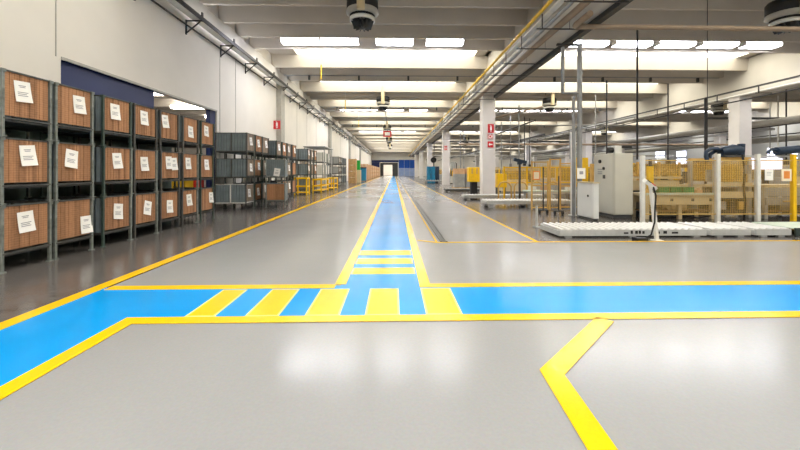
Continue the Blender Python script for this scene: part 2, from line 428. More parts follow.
# hanging heater fans
def heater_fan(label, loc):
    t = thing('hanging_heater', label, 'fan', loc, group='hanging air heaters')
    part('housing', MB().lathe([(.0,1.05),(.47,1.05),(.52,.98),(.52,.62),(.42,.6)], n=28), ['black'], t)
    part('skirt', MB().lathe([(.52,.62),(.54,.52),(.44,.44),(.42,.44),(.5,.52)], n=28), ['fan_grey'], t)
    part('ring', MB().lathe([(.38,.38),(.42,.36),(.42,.26),(.38,.24),(.36,.3),(.38,.38)], n=28), ['white_metal'], t)
    bl_ = MB().lathe([(.1,.3),(.1,.02),(.0,.0)], n=12)
    for k in range(12):
        a = 2*math.pi*k/12; ca, sa = math.cos(a), math.sin(a); cb, sb = math.cos(a+.42), math.sin(a+.42)
        bl_.add([(.1*ca,.1*sa,.28),(.38*ca,.38*sa,.28),(.3*cb,.3*sb,.02),(.09*cb,.09*sb,.02),
                 (.1*ca+.01*sa,.1*sa-.01*ca,.28),(.38*ca+.01*sa,.38*sa-.01*ca,.28),(.3*cb+.01*sb,.3*sb-.01*cb,.02),(.09*cb+.01*sb,.09*sb-.01*cb,.02)],
                [(0,1,2,3),(7,6,5,4),(0,4,5,1),(1,5,6,2),(2,6,7,3),(3,7,4,0)])
    part('rotor', bl_, ['dark_grey'], t)
    part('cone', MB().lathe([(.42,.46),(.37,.4),(.1,.36)], n=28), ['black'], t)
    part('supply_pipe', MB().tube([(0,-.56,.42),(0,-.6,.8),(0,-.6,2.0)], .13, 14), ['beige'], t)
    part('hanger', MB().bar((-.3,0,1.3),(-.3,0,2.1),.03).bar((.3,0,1.3),(.3,0,2.1),.03), ['dark_grey'], t)
    return t
f0 = heater_fan('large black heater fan hanging over the aisle at the top of the view', (-1.05, 12., 6.18))
for k, y in enumerate((28., 44.5, 61., 77.)):
    dup(f0, (-.85, y, 6.18), None, 'black heater fan hanging over the aisle, %s beyond the nearest one' % ORD[k])
for k, (x, y) in enumerate(((13.3,11.9),(12.3,28.2),(12.3,44.5),(12.3,61.))):
    dup(f0, (x, y, 6.18), None, ['black heater fan above the machines, cut by the picture edge', 'black heater fan above the machines with a tan pipe, behind the first pillar',
        'black heater fan above the machine hall, farther than the piped one', 'black heater fan above the machine hall, farthest one'][k])
for k, (x, y) in enumerate(((27.2,29.5),(27.2,46.))):
    dup(f0, (x, y, 6.18), None, ['black heater fan beside the pillar in the far bay', 'black heater fan deeper in the far bay'][k])
single('hanging_supply_pipe', MB().tube([(11.7,28.1,6.55),(8.2,29.6,5.85),(8.2,29.6,7.6)], .06, 8), ['pipe_brown'], 'tan pipe slanting down to the heater fan over the machines', 'pipe')
# hanging sign on a slanting stem over the aisle
t = thing('hanging_sign', 'small red and white sign hanging under a stem above the aisle', 'sign', (-.55, 30., 4.55))
part('board', MB().box(-.34,.34,-.03,.03,-.22,.28), ['red'], t)
part('emblem', MB().box(-.22,.22,-.04,-.031,-.1,.17), ['white'], t)
part('stem', MB().tube([(0,0,.28),(-.12,-.4,1.6),(-.28,-1.0,2.95)], .035, 8), ['pipe_grey'], t)

# pipes along the first girder
def along(x, z, r, y0=YB+1, y1=YE-2, n=10): return MB().tube([(x,y0,z),(x,y1,z)], r, n)
single('hanging_gas_pipe', along(4.38, 6.22, .055), ['gas_yellow'], 'yellow gas pipe running along the girder above the aisle', 'pipe')
single('hanging_air_pipe', along(5.02, 5.88, .1, n=14), ['pipe_brown'], 'thick tan pipe along the underside of the aisle girder', 'pipe')
single('hanging_water_pipe', along(4.72, 5.95, .06), ['pipe_grey'], 'thin grey pipe between the yellow gas pipe and the thick tan pipe', 'pipe')
single('hanging_cable_duct', MB().box(4.48,4.66,YB+1,YE-2,6.08,6.14), ['white_metal'], 'white cable duct beside the yellow gas pipe', 'duct')
single('girder_rail', MB().box(5.93,6.13,YB+1,YE-2,5.83,5.98), ['dark_grey'], 'dark steel rail along the lower edge of the aisle girder', 'rail')
t = thing('pipe_rack', 'row of dark steel pipe brackets under the aisle girder', 'bracket', (5.0, 0, 5.745))
me = MB().box(-.72,.92,-.02,.02,-.03,0).box(-.565,-.54,-.015,.015,0,.43).box(.28,.28,-.015,.015,0,.25).mesh('bracket', ['dark_pipe'])
for k in range(56): link('bracket', me, t, (0, 7.2+1.75*k, 0))
t = thing('hanging_cross_pipe', 'tan pipe branching off the girder pipes across the machine hall', 'pipe', (0, 10.5, 0))
part('pipe', MB().tube([(5.42,0,5.73),(20.0,0,5.7)], .075, 12), ['pipe_brown'], t)
part('elbow', MB().tube([(5.3,-.9,5.72),(5.3,-.2,5.72),(5.32,-.08,5.72),(5.38,-.02,5.73),(5.5,0,5.73)], .09, 12), ['pipe_brown'], t)
# second and third girder runs
single('hanging_air_pipe', along(20.0, 5.85, .06), ['white_metal'], 'white pipe along the girder of the second pillar row', 'pipe')
single('hanging_cable_duct', MB().box(19.6,19.75,YB+1,YE-2,6.05,6.12), ['dark_pipe'], 'dark cable duct beside the white pipe on the second girder', 'duct')
single('hanging_water_pipe', along(20.25, 5.6, .04), ['dark_pipe'], 'thin dark pipe below the second girder', 'pipe')
t = thing('pipe_rack', 'row of dark pipe clamps under the second girder', 'bracket', (20.0, 0, 5.7))
me = MB().box(-.45,.45,-.025,.025,-.02,.02).box(-.3,-.26,-.02,.02,0,.35).mesh('bracket', ['dark_pipe'])
for k in range(30): link('bracket', me, t, (0, 14+2.5*k, 0))
single('hanging_air_pipe', along(34.9, 5.7, .09), ['dark_pipe'], 'dark pipe along the third girder deep in the hall', 'pipe')
single('hanging_bus_bar', MB().box(13.0,13.15,31,YE-5,4.6,4.75), ['dark_pipe'], 'dark bus bar running down the middle of the machine hall', 'bus bar')
single('hanging_bus_bar', MB().box(27.0,27.15,25,YE-5,4.4,4.55), ['pipe_grey'], 'grey bus bar running down the far machine bay', 'bus bar')
for i, (x, z, r, m, nm) in enumerate(((9.5,4.9,.05,'dark_pipe','thin dark pipe above the aisle side of the machine hall'),(16.4,5.2,.07,'pipe_grey','grey pipe hung above the middle of the machine hall'),
        (24.2,4.6,.22,'fan_grey','wide pale ventilation duct hung in the far bay'),(29.5,5.0,.06,'dark_pipe','thin dark pipe in the far bay beside the pale duct'),
        (40.,4.8,.3,'fan_grey','wide pale ventilation duct in the last bay'),(43.5,5.6,.07,'dark_pipe','dark pipe in the last bay near the windows'))):
    single('hanging_pipe', along(x, z, r, 24. if x < 20 else 15., YE-4), [m], nm, 'pipe')
for i, (y, x0, x1, z, r, m, nm) in enumerate(((30.6,6.3,20.5,5.42,.06,'pipe_grey','grey cross pipe behind the first pillar row'),(34.9,6.3,35.,4.1,.1,'pipe_brown','tan cross pipe over the middle of the hall'),
        (47.2,6.3,35.,5.45,.1,'dark_pipe','dark cross pipe between the second and third pillars'),(24.8,22.,35.,5.2,.08,'dark_pipe','dark cross pipe in the far bay beyond the pillar'),(62.,6.3,49.,4.2,.14,'fan_grey','pale cross duct near the back of the hall'))):
    single('hanging_cross_pipe', MB().tube([(x0,y,z),(x1,y,z)], r, 10), [m], nm, 'pipe')
k = 0
for x, y, z, m in ((8.4,24.,5.9,'pipe_grey'),(10.6,29.,5.9,'dark_pipe'),(13.9,23.2,7.4,'dark_pipe'),(15.6,27.5,7.4,'pipe_grey'),(18.6,24.,7.4,'dark_pipe'),(11.9,36.5,7.4,'pipe_grey'),(15.2,40.,7.4,'dark_pipe'),
                (22.7,22.4,7.4,'pipe_grey'),(26.4,23.6,7.4,'dark_pipe'),(30.1,27.5,7.4,'white_metal'),(33.2,31.,7.4,'pipe_grey'),(8.2,52.,7.4,'white_metal'),(10.9,56.,7.4,'pipe_grey'),(7.1,63.5,7.4,'dark_pipe')):
    k += 1
    single('hanging_pipe', MB().tube([(x,y,2.0),(x,y,z)], .045, 8).box(x-.1,x+.1,y-.1,y+.1,1.9,2.25), [m], '%s supply drop with end box above the machines, %s one going deeper' % ('grey' if m == 'pipe_grey' else 'dark' if m == 'dark_pipe' else 'white', (ORD+['thirteenth','fourteenth'])[k-1]), 'pipe', group='supply drops')
# conduits with small drops under a rib, yellow pull tubes
for y, nm in ((22.62,'first'),(33.7,'second'),(46.3,'third')):
    y = min(ribs, key=lambda v: abs(v-y))
    t = thing('lamp_conduit', 'thin grey conduit with small drops crossing under the ceiling, %s one' % nm, 'conduit', (0, y, 7.46))
    part('conduit', MB().tube([(-6.85,0,0),(5.45,0,0)], .03, 8), ['pipe_grey'], t)
    for k in range(4):
        part('drop', MB().box(-.06,.06,-.06,.06,-.28,0), ['dark_grey'], t, (-5.3+3.1*k,0,0))
    t = thing('lamp_conduit', 'thin grey conduit with small drops above the machine hall, %s one' % nm, 'conduit', (0, y, 7.46))
    part('conduit', MB().tube([(5.85,0,0),(20.9,0,0)], .03, 8), ['pipe_grey'], t)
    for k in range(5):
        part('drop', MB().box(-.06,.06,-.06,.06,-.28,0), ['dark_grey'], t, (7.1+3.1*k,0,0))
for k, y in enumerate((18.9,28.2,38.9)):
    t = thing('pull_tube', 'yellow tube hanging on a thin cord from the ceiling, %s along the aisle' % ORD[k], 'cord', (-3.8, y, 6.26))
    part('tube', MB().tube([(0,0,0),(0,0,.75)], .035, 8), ['gas_yellow'], t)
    part('cord', MB().tube([(0,0,.75),(0,0,2.0)], .012, 6), ['white_metal'], t)
# crate-side cable tray on wall brackets
t = thing('cable_tray', 'white cable tray on black brackets high along the crate wall', 'cable tray', (-6.72, 0, 6.62))
part('tray', MB().box(-.16,.16,YB+1,YE-2,0,.012).box(-.16,-.15,YB+1,YE-2,0,.1).box(.15,.16,YB+1,YE-2,0,.1), ['white_metal'], t)
part('rail', MB().box(.16,.2,YB+1,YE-2,-.03,.11), ['dark_pipe'], t)
me = MB().bar((-.36,0,-.03),(.2,0,-.03),.04).bar((-.36,0,-.5),(-.36,0,0),.04).bar((-.36,0,-.45),(.12,0,-.05),.035).box(.16,.2,-.04,.04,-.05,.25).mesh('bracket', ['dark_pipe'])
for k in range(36): link('bracket', me, t, (0, 10.0+2.45*k, 0))
single('wall_conduit', along(-7.02, 6.42, .03), ['dark_pipe'], 'dark conduit running along the crate wall below the cable tray', 'conduit')
for k in range(5):
    t = thing('strip_light', 'slim strip light lying in the cable tray, %s along the crate wall' % ORD[k], 'light', (-6.72, 13.2+2.45*k, 6.635), 0, 'strip lights in the cable tray')
    part('base', MB().box(-.06,.06,-1.0,1.0,0,.03), ['white_metal'], t); part('tube', MB().tube([(0,-.98,.06),(0,.98,.06)], .03, 10), ['strip'], t)
# vertical drop pipes from the first bay
def drop(label, x, y, z0, z1, r=.03, m='pipe_grey', nm='hanging_pipe'):
    return single(nm, MB().tube([(x,y,z0),(x,y,z1)], r, 8), [m], label, 'pipe')
drop('dark drop pipe hanging behind the grey control cabinet', 9.2, 13.4, 1.9, 6.8, .035, 'dark_pipe')
drop('dark slim post standing behind the caged conveyor table', 12.9, 14.6, 0, 4.5, .05, 'dark_pipe', 'slim_post')
drop('thin suspension cable over the machines under the second skylight', 11.2, 12.6, 1.9, 8.1, .012, 'dark_pipe', 'hanging_cable')
drop('thin pale drop pipe near the far pillar', 25.6, 20., 1.5, 7.4, .06, 'white_metal')
drop('thin dark drop cable beyond the far pillar', 23.3, 19., 1.5, 7.4, .02, 'dark_pipe', 'hanging_cable')
drop('slim grey drop pipe in the distance behind the first pillar', 9.6, 32., .8, 5.9, .05)
drop('slim grey drop pipe in the distance past the yellow machine', 7.6, 41., .8, 5.9, .06)

# ------------------------------------------------------------------ cage crates
W, D, H = .758, 1.2, .973
def cage(name, label, loc, posts='post_green', front='brown', side='corrugated', sheet=(.45,.7,6), group=None, rails='post_steel', single_sheet=True, light_post=False):
    key = (posts, front, side, rails)
    t = thing(name, label, 'crate', loc, 0, group)
    lib = CAGE.get(key)
    if lib is None:
        lib = CAGE[key] = {}
        p = MB().box(-.019,.019,-.019,.019,.01,H-.03).box(-.035,.035,-.035,.035,0,.02).box(-.03,.03,-.03,.03,H-.05,H-.005)
        lib['corner_post'] = p.mesh('corner_post', [posts])
        lp = MB().box(-.022,.022,-.022,.022,.01,H-.03).box(-.04,.04,-.04,.04,0,.02).box(-.03,.03,-.03,.03,H-.05,H-.005)
        lib['light_post'] = lp.mesh('corner_post', ['post_steel'])
        x = D/2
        f = MB(); n = 9; w = (W-.1)/n
        for i in range(n): f.box(x-.05, x-.03+.002*(i%2), -W/2+.05+i*w+.003, -W/2+.05+(i+1)*w-.003, .31, H-.03)
        f.box(x-.055, x-.05, -W/2+.05, W/2-.05, .31, H-.03)
        lib['front_panel'] = f.mesh('front_panel', [front])
        lib['bottom_rail'] = MB().box(x-.055,x-.005,-W/2+.02,W/2-.02,.255,.28).mesh('bottom_rail', [rails])
        lib['top_rail'] = MB().box(x-.055,x-.012,-W/2+.02,W/2-.02,H-.03,H-.008).mesh('top_rail', [rails])
        s = MB(); k = 22; pts = []
        for i in range(k+1):
            xx = -D/2+.05+(D-.1)*i/k; pts.append((xx, .014 if (i//1) % 2 else -.014))
        for i in range(k):
            (xa, ya), (xb, yb) = pts[i], pts[i+1]
            s.add([(xa,ya,.28),(xb,yb,.28),(xb,yb,H-.03),(xa,ya,H-.03),(xa,ya+.006,.28),(xb,yb+.006,.28),(xb,yb+.006,H-.03),(xa,ya+.006,H-.03)],
                  [(0,1,2,3),(7,6,5,4),(0,4,5,1),(3,2,6,7)])
        lib['side_panel'] = s.mesh('side_panel', [side])
        q = MB().box(-.02,.02,-.02,.02,.28,H-.03).box(-D/2+.02,D/2-.02,-.018,.018,.245,.28).box(-D/2+.02,D/2-.02,-.018,.018,H-.03,H-.008)
        lib['side_rail'] = q.mesh('side_rail', [rails])
        b = MB().box(-D/2+.03,-D/2+.05,-W/2+.04,W/2-.04,.28,H-.03)
        lib['back_panel'] = b.mesh('back_panel', [side])
        fl = MB().box(-D/2+.03,D/2-.03,-W/2+.03,W/2-.03,.225,.245)
        lib['tray'] = fl.mesh('tray', ['dark_grey'])
    x, y = D/2-.025, W/2-.022
    for i, (sx, sy) in enumerate(((1,-1),(1,1),(-1,-1),(-1,1))):
        link('corner_post', lib['light_post' if light_post and sx > 0 and sy > 0 else 'corner_post'], t, (sx*x, sy*y, 0))
    link('front_panel', lib['front_panel'], t); link('bottom_rail', lib['bottom_rail'], t); link('top_rail', lib['top_rail'], t)
    for sy in (-1, 1):
        link('side_panel', lib['side_panel'], t, (0, sy*(y-.0), 0)); link('side_rail', lib['side_rail'], t, (0, sy*y, 0))
    link('back_panel', lib['back_panel'], t); link('tray', lib['tray'], t)
    shs = sheet if isinstance(sheet, list) else ([sheet] if sheet else [])
    for (fy, fz, rot) in shs:
        sw, sh = .235, .31
        yc = -W/2+.05+(W-.1)*fy; zt = .28+(H-.31)*fz+sh/2
        mb = MB(); n = 6
        for i in range(n):
            def pt(u, v): return (.004+.02*v*v+.012*u*v, -sw/2+sw*u, -sh*v)
            v0, v1 = i/n, (i+1)/n
            a = [pt(0,v0), pt(1,v0), pt(1,v1), pt(0,v1)]
            mb.add(a+[(p[0]-.002,p[1],p[2]) for p in a], [(3,2,1,0)[::-1],(4,7,6,5)[::-1]], 0)
        for (u0,u1,v) in ((.25,.7,.2),(.3,.66,.27),(.15,.8,.52),(.15,.7,.6),(.15,.76,.68)):
            a = [pt(u0,v), pt(u1,v), pt(u1,v+.035), pt(u0,v+.035)]
            mb.add([(p[0]+.002,p[1],p[2]) for p in a], [(0,1,2,3)], 1)
        part('shipping_sheet', mb, ['paper','ink'], t, (D/2-.025, yc, zt), (R(rot*.6),0,0))
    return t
CAGE = {}
FX = -5.54
TIER = ['bottom', 'middle', 'top']
brown_y = [5.386, 6.226, 7.233, 8.083, 8.967, 9.886, 10.80]
SH = [[(.45,.62,6),(.5,.66,8),(.37,.62,6)],
      [(.86,.32,0),(.42,.62,-16),(.62,.6,3)],
      [(.55,.55,-12),(.45,.62,5),(.4,.62,0)],
      [(.62,.52,-24),(.42,.55,3),(.42,.62,-2)],
      [(.5,.46,-8),[(.4,.62,2),(.72,.58,6)],(.22,.66,6)],
      [(.42,.6,4),(.33,.62,0),(.5,.45,-5)],
      [(.85,.58,-6),(.45,.6,0),(.4,.62,-8)]]
pstyle = ['post_steel','post_steel','post_green','post_dark','post_dark','post_dark','post_green']
for i, y in enumerate(brown_y):
    y *= .97
    for k in range(3):
        jx = random.uniform(-.012,.012)
        s = SH[i][k]
        cage('cage_crate', 'brown cage crate, %s of the %s stack along the aisle%s' % (TIER[k], ORD[i], ', two sheets on front' if isinstance(s, list) else ''),
             (FX-D/2+jx, y+W/2, k*.975), pstyle[i], 'brown', 'corrugated', s, 'brown cage crates by the aisle', 'post_dark', light_post=(i in (2,3,5) and k < 2))
# grey crates further along: (first Y, front material)
grey = [(14.13,'brown_grey'),(14.98,'brown'),(15.82,'brown_grey'),(17.7,'brown_grey'),(18.6,'brown'),(19.5,'brown_grey'),(20.4,'brown'),
        (24.06,'brown_grey'),(25.0,'brown_grey'),(25.95,'brown')]
for i, (y, fm) in enumerate(grey):
    y *= .97
    for k in range(3):
        cage('cage_crate', 'corrugated grey cage crate, %s of the %s grey stack past the brown stacks' % (TIER[k], ORD[i]),
             (FX-D/2+random.uniform(-.02,.02), y+W/2, k*.975), random.choice(['post_dark','post_green']), fm, 'corrugated',
             (random.uniform(.35,.7), random.uniform(.5,.66), random.uniform(-10,10)) if random.random() < .8 else None,
             'grey cage crates by the aisle', 'white_metal' if k == 0 and i == 0 else 'post_dark', light_post=(i == 0))
# deeper rank of the first grey stack's neighbours against the wall is hidden; the two crates standing forward
for k in range(2):
    t = cage('cage_crate', ['grey cage crate with brown end panel standing forward of the stacks, lower one', 'grey cage crate standing forward of the stacks, upper one with white sheet'][k],
             (-4.88, 15.15, k*.975), 'post_steel', ['brown','corrugated'][k], 'side_light', (.62,.25,-14) if k else None, 'forward cage crates', 'post_steel')
    t.rotation_euler.z = R(-78)
# white-panelled and pale stacks farther on
pale = [(28.6,'white_metal'),(29.6,'white_metal'),(30.7,'white_metal'),(36.8,'brown_grey'),(37.8,'brown_grey'),(39.2,'corrugated'),(40.4,'corrugated'),(41.8,'corrugated')]
for i, (y, fm) in enumerate(pale):
    y *= .97
    for k in range(3):
        cage('cage_crate', '%s cage crate, %s of the %s stack beyond the yellow stands' % ('white' if fm == 'white_metal' else 'dull grey', TIER[k], ORD[i]),
             (FX-D/2+.1+random.uniform(-.03,.03), y+W/2, k*.975), 'side_light' if i < 3 else 'post_dark', fm, 'white_metal' if i < 3 else 'mid_grey',
             (random.uniform(.35,.7), random.uniform(.45,.6), random.uniform(-10,10)) if i in (0,2,3,4) else None, 'pale cage crates past the yellow stands', 'white_metal' if i < 3 else 'post_dark')
# steel rack with a roof over the white stacks
t = thing('storage_rack', 'tall steel rack frame with flat roof around the white crates', 'rack', (-6.05, 29.15, 0))
for x in (-.75,.75):
    for y in (-1.6,1.6): part('upright', MB().box(x-.04,x+.04,y-.04,y+.04,0,3.3), ['alu'], t)
part('roof', MB().box(-.8,.85,-1.8,1.8,3.3,3.36), ['mid_grey'], t)

# yellow steel stands
def yellow_stand(label, loc, w, d_, h, rz=0.):
    t = thing('steel_stand', label, 'stand', loc, rz, 'yellow steel stands')
    for x in (-w/2,w/2):
        for y in (-d_/2,d_/2): part('leg', MB().box(x-.04,x+.04,y-.04,y+.04,0,h), ['yellow'], t)
    part('top_frame', MB().box(-w/2,w/2,-d_/2-.04,-d_/2+.04,h-.1,h).box(-w/2,w/2,d_/2-.04,d_/2+.04,h-.1,h).box(-w/2-.04,-w/2+.04,-d_/2,d_/2,h-.1,h).box(w/2-.04,w/2+.04,-d_/2,d_/2,h-.1,h), ['yellow'], t)
    part('brace', MB().box(-w/2,w/2,-d_/2-.03,-d_/2+.03,h*.45,h*.45+.08).box(-w/2,w/2,d_/2-.03,d_/2+.03,h*.45,h*.45+.08).box(-w/2-.03,-w/2+.03,-d_/2,d_/2,h*.45,h*.45+.08).box(w/2-.03,w/2+.03,-d_/2,d_/2,h*.45,h*.45+.08), ['yellow'], t)
    part('shelf', MB().box(-w/2,w/2,-d_/2,d_/2,.12,.18), ['yellow'], t)
    return t
yellow_stand('yellow steel stand in front of the grey crates, the one nearest the aisle corner', (-5.75, 22.7, 0), .72, .7, 1.08)
yellow_stand('long low yellow steel stand behind the first yellow stand', (-5.2, 25.8, 0), .55, 2.6, .95)
yellow_stand('yellow steel stand with pallet beside the white crate stacks', (-4.93, 29.0, 0), .5, 1.8, .98)

# tall goods deeper along the aisle
t = thing('crate_column', 'tall tan plywood crate standing past the grey stacks', 'crate', (-5.0, 43.6, 0))
for k in range(4): part('tier', MB().box(-.45,.45,-.5,.5,k*.74+.03,k*.74+.72), ['wood'], t)
part('batten', MB().box(.45,.47,-.5,-.42,.03,2.98).box(.45,.47,.42,.5,.03,2.98).box(-.45,-.37,-.52,-.5,.03,2.98).box(.37,.45,-.52,-.5,.03,2.98), ['cardboard'], t)
t = thing('tool_cabinet', 'beige cabinet with a green locker above, past the plywood crate', 'cabinet', (-4.75, 47.5, 0))
part('body', MB().box(-.7,.4,-.4,.4,0,1.65), ['beige'], t); part('door', MB().box(-.65,-.17,-.43,-.4,.08,1.6), ['beige'], t); part('door', MB().box(-.12,.35,-.43,-.4,.08,1.6), ['beige'], t)
part('upper_locker', MB().box(-.55,.3,-.4,.4,1.66,2.9), ['bright_green'], t)
t = thing('waste_bin', 'tall blue bin with dark lid between the cabinet and the boxes', 'bin', (-4.55, 52.5, 0))
part('body', MB().prism([(-.5,-.45),(.5,-.45),(.5,.45),(-.5,.45)], .1, 1.9), ['teal_blue'], t); part('lid', MB().box(-.54,.54,-.5,.5,1.9,2.05), ['navy'], t)
for x in (-.4,.4): part('wheel', MB().tube([(x-.04,-.4,.1),(x+.04,-.4,.1)], .1, 12), ['black'], t)
n = 0
for k, y in enumerate((56.5, 61, 66, 72, 79, 87, 96, 104)):
    p = thing('pallet', 'wooden pallet under cardboard boxes, %s along the far aisle' % ORD[k], 'pallet', (-4.65, y, 0), 0, 'pallets under the far boxes')
    part('deck', MB().box(-.6,.6,-.5,.5,.1,.14), ['wood'], p)
    for x in (-.5,0,.5): part('bearer', MB().box(x-.05,x+.05,-.5,.5,0,.1), ['wood'], p)
    for lv in range(3):
        for sx in (-1,1):
            h = .82
            b = thing('cardboard_box', 'cardboard box, %s layer, %s side of the %s pallet in the far aisle' % (TIER[lv], 'wall' if sx < 0 else 'aisle', ORD[k]), 'box',
                      (-4.65+sx*.3, y+random.uniform(-.04,.04), .141+lv*(h+.002)), 0, 'cardboard boxes in the far aisle')
            part('carton', MB().box(-.285,.285,-.48,.48,0,h), ['cardboard'], b)
            part('tape', MB().box(-.03,.03,-.483,.483,h*.5,h+.0015), ['cream_paper'], b)

# totes glimpsed behind the last brown stacks
for k, (x, y, m, nm) in enumerate(((-7.7,13.2,'yellow_plastic','yellow'),(-7.7,13.95,'red_plastic','red'))):
    t = thing('tote_stand', 'low grey stand under the %s tote behind the brown stacks' % nm, 'stand', (x,y,0))
    part('top', MB().box(-.32,.32,-.28,.28,.78,.82), ['dark_grey'], t)
    for sx in (-1,1):
        for sy in (-1,1): part('leg', MB().box(sx*.28-.02,sx*.28+.02,sy*.24-.02,sy*.24+.02,0,.78), ['dark_grey'], t)
    b = MB().prism([(-.26,-.22),(.26,-.22),(.26,.22),(-.26,.22)],0,.02)
    for a in ((-.3,.3,-.26,-.24),(-.3,.3,.24,.26),(-.3,-.28,-.26,.26),(.28,.3,-.26,.26)): b.box(*a, 0, .34)
    single('tote_bin', b, [m], '%s plastic tote behind the brown crate stacks' % nm, 'tote', (x,y,.821))
single('shade_screen', MB().box(-6.9,-6.87,4.5,11.3,0,2.9), ['post_green'], 'dark green sheet added behind the brown crate stacks to shade their gaps', 'shade sheet')  # dark sheet added so the gaps between the crate tiers look shaded
# sign on the wall pilaster
def plate(name, label, loc, w, h, ry, glyph):
    """flat sign; local x across, z up, faces -y before turning by ry about z"""
    t = thing(name, label, 'sign', loc, ry)
    part('plate', MB().box(-w/2,w/2,-.01,.01,0,h), ['red'], t)
    g = MB()
    if glyph == 'extinguisher':
        g.box(-w*.14,w*.14,-.016,-.011,h*.3,h*.72).box(-w*.06,w*.06,-.016,-.011,h*.72,h*.84).box(-w*.2,w*.02,-.016,-.011,h*.82,h*.87)
        g.add([(-w*.18,-.014,h*.24),(0,-.014,h*.08),(w*.18,-.014,h*.24)], [(0,1,2)])
    elif glyph == 'arrow':
        g.box(-w*.1,w*.34,-.016,-.011,h*.42,h*.58)
        g.add([(-w*.36,-.014,h*.5),(-w*.08,-.014,h*.22),(-w*.08,-.014,h*.78)], [(0,1,2)])
    elif glyph == 'ring':
        n = 20
        for i in range(n):
            a0, a1 = 2*math.pi*i/n, 2*math.pi*(i+1)/n; r0, r1 = w*.2, w*.33
            g.add([(r*math.cos(a), -.014, h/2+r*math.sin(a)) for r, a in ((r0,a0),(r1,a0),(r1,a1),(r0,a1))], [(0,1,2,3)])
        g.box(-w*.46,w*.46,-.016,-.011,h*.04,h*.1).box(-w*.46,w*.46,-.016,-.011,h*.9,h*.96).box(-w*.46,-w*.4,-.016,-.011,h*.04,h*.96).box(w*.4,w*.46,-.016,-.011,h*.04,h*.96)
    part('emblem', g, ['white'], t); return t
plate('wall_sign', 'red fire extinguisher sign standing out from the wall above the grey crates', (-6.9, 21.4, 3.95), .4, .5, 0, 'extinguisher')
plate('pillar_sign', 'upright red sign with white extinguisher, top one on the first pillar', (5.76, 21.28, 3.75), .36, .52, 0, 'extinguisher')
plate('pillar_sign', 'red and white hose reel sign, middle one on the first pillar', (5.72, 21.28, 3.38), .32, .3, 0, 'ring')
plate('pillar_sign', 'red sign with a white arrow, lowest one on the first pillar', (5.74, 21.28, 2.88), .34, .36, 0, 'arrow')
plate('pillar_sign', 'small red sign on the second pillar', (5.6, 38.83, 3.75), .36, .5, 0, 'ring')

# ------------------------------------------------------------------ roller conveyors at floor level
def conveyor(label, x0, x1, y0, y1, zt=.2, pitch=.15, rail='rail_grey', marks=False, rl='roller', rr=.032):
    t = thing('roller_conveyor', label, 'conveyor', ((x0+x1)/2,(y0+y1)/2,0), 0, 'low roller conveyors')
    a, b = (x1-x0)/2, (y1-y0)/2
    for s in (-1,1): part('side_rail', MB().box(-a,a,s*b-.02,s*b+.02,zt-.16,zt-.03), [rail], t)
    for s in (-1,1): part('end_rail', MB().box(s*a-.02,s*a+.02,-b,b,zt-.16,zt-.05), [rail], t)
    part('pan', MB().box(-a,a,-b,b,zt-.15,zt-.13), ['dark_grey'], t)
    n = min(98, int(2*a/pitch)); me = MB().tube([(0,-b-.012,0),(0,b+.012,0)], rr, 10).mesh('roller', [rl])
    for i in range(n): link('roller', me, t, (-a+(i+.5)*2*a/n, 0, zt-rr))
    k = max(2, int(2*a/1.4)+1); fm = MB().box(-.07,.07,-.03,.03,0,zt-.15).mesh('foot', ['mid_grey'])
    for i in range(k):
        for s in (-1,1): link('foot', fm, t, (-a+.2+(2*a-.4)*i/(k-1), s*(b-.03), 0))
    return t
c1 = conveyor('long white roller conveyor on the floor in front of the grey control cabinet', 3.62, 6.88, 7.78, 8.78)
for i, (x, w_, h_) in enumerate(((-.22,.1,.035),(-.07,.05,.07),(.03,.06,.065),(.11,.05,.07),(.19,.05,.06),(.46,.12,.05),(.66,.08,.06),(.85,.14,.04))):
    part('stencil_mark', MB().box(x,x+w_,-.524,-.521,.085,.085+h_), ['black'], c1)
conveyor('second white roller conveyor module, after the joint past the leaning post', 7.0, 7.88, 7.78, 8.78)
conveyor('third white roller conveyor module before the pale belt', 8.0, 8.8, 7.78, 8.78)
t = thing('belt_conveyor', 'pale belt conveyor with dark sides beside the rollers', 'conveyor', (10.7, 8.3, 0))
part('belt', MB().box(-1.75,1.75,-.48,.5,.16,.185), ['pale_belt'], t)
part('side', MB().box(-1.77,1.77,-.52,-.48,.02,.19), ['dark_belt'], t); part('side', MB().box(-1.77,1.77,.5,.54,.02,.19), ['dark_belt'], t)
conveyor('white roller conveyor on the floor behind the first one, beside the tan gates', 3.7, 7.2, 14.3, 15.2, .3, .13)
conveyor('grey roller conveyor ending in front of the first pillar', 3.6, 8.2, 18.2, 19.1, .26, .16, 'alu', rl='alu')
conveyor('dark grey low conveyor under the yellow cabinet', 3.7, 7.2, 25.5, 26.6, .22, .2, 'dark_grey', rl='mid_grey')
conveyor('grey low conveyor near the blue lockers', 3.8, 9., 44., 45.2, .4, .3, 'mid_grey', rl='alu')

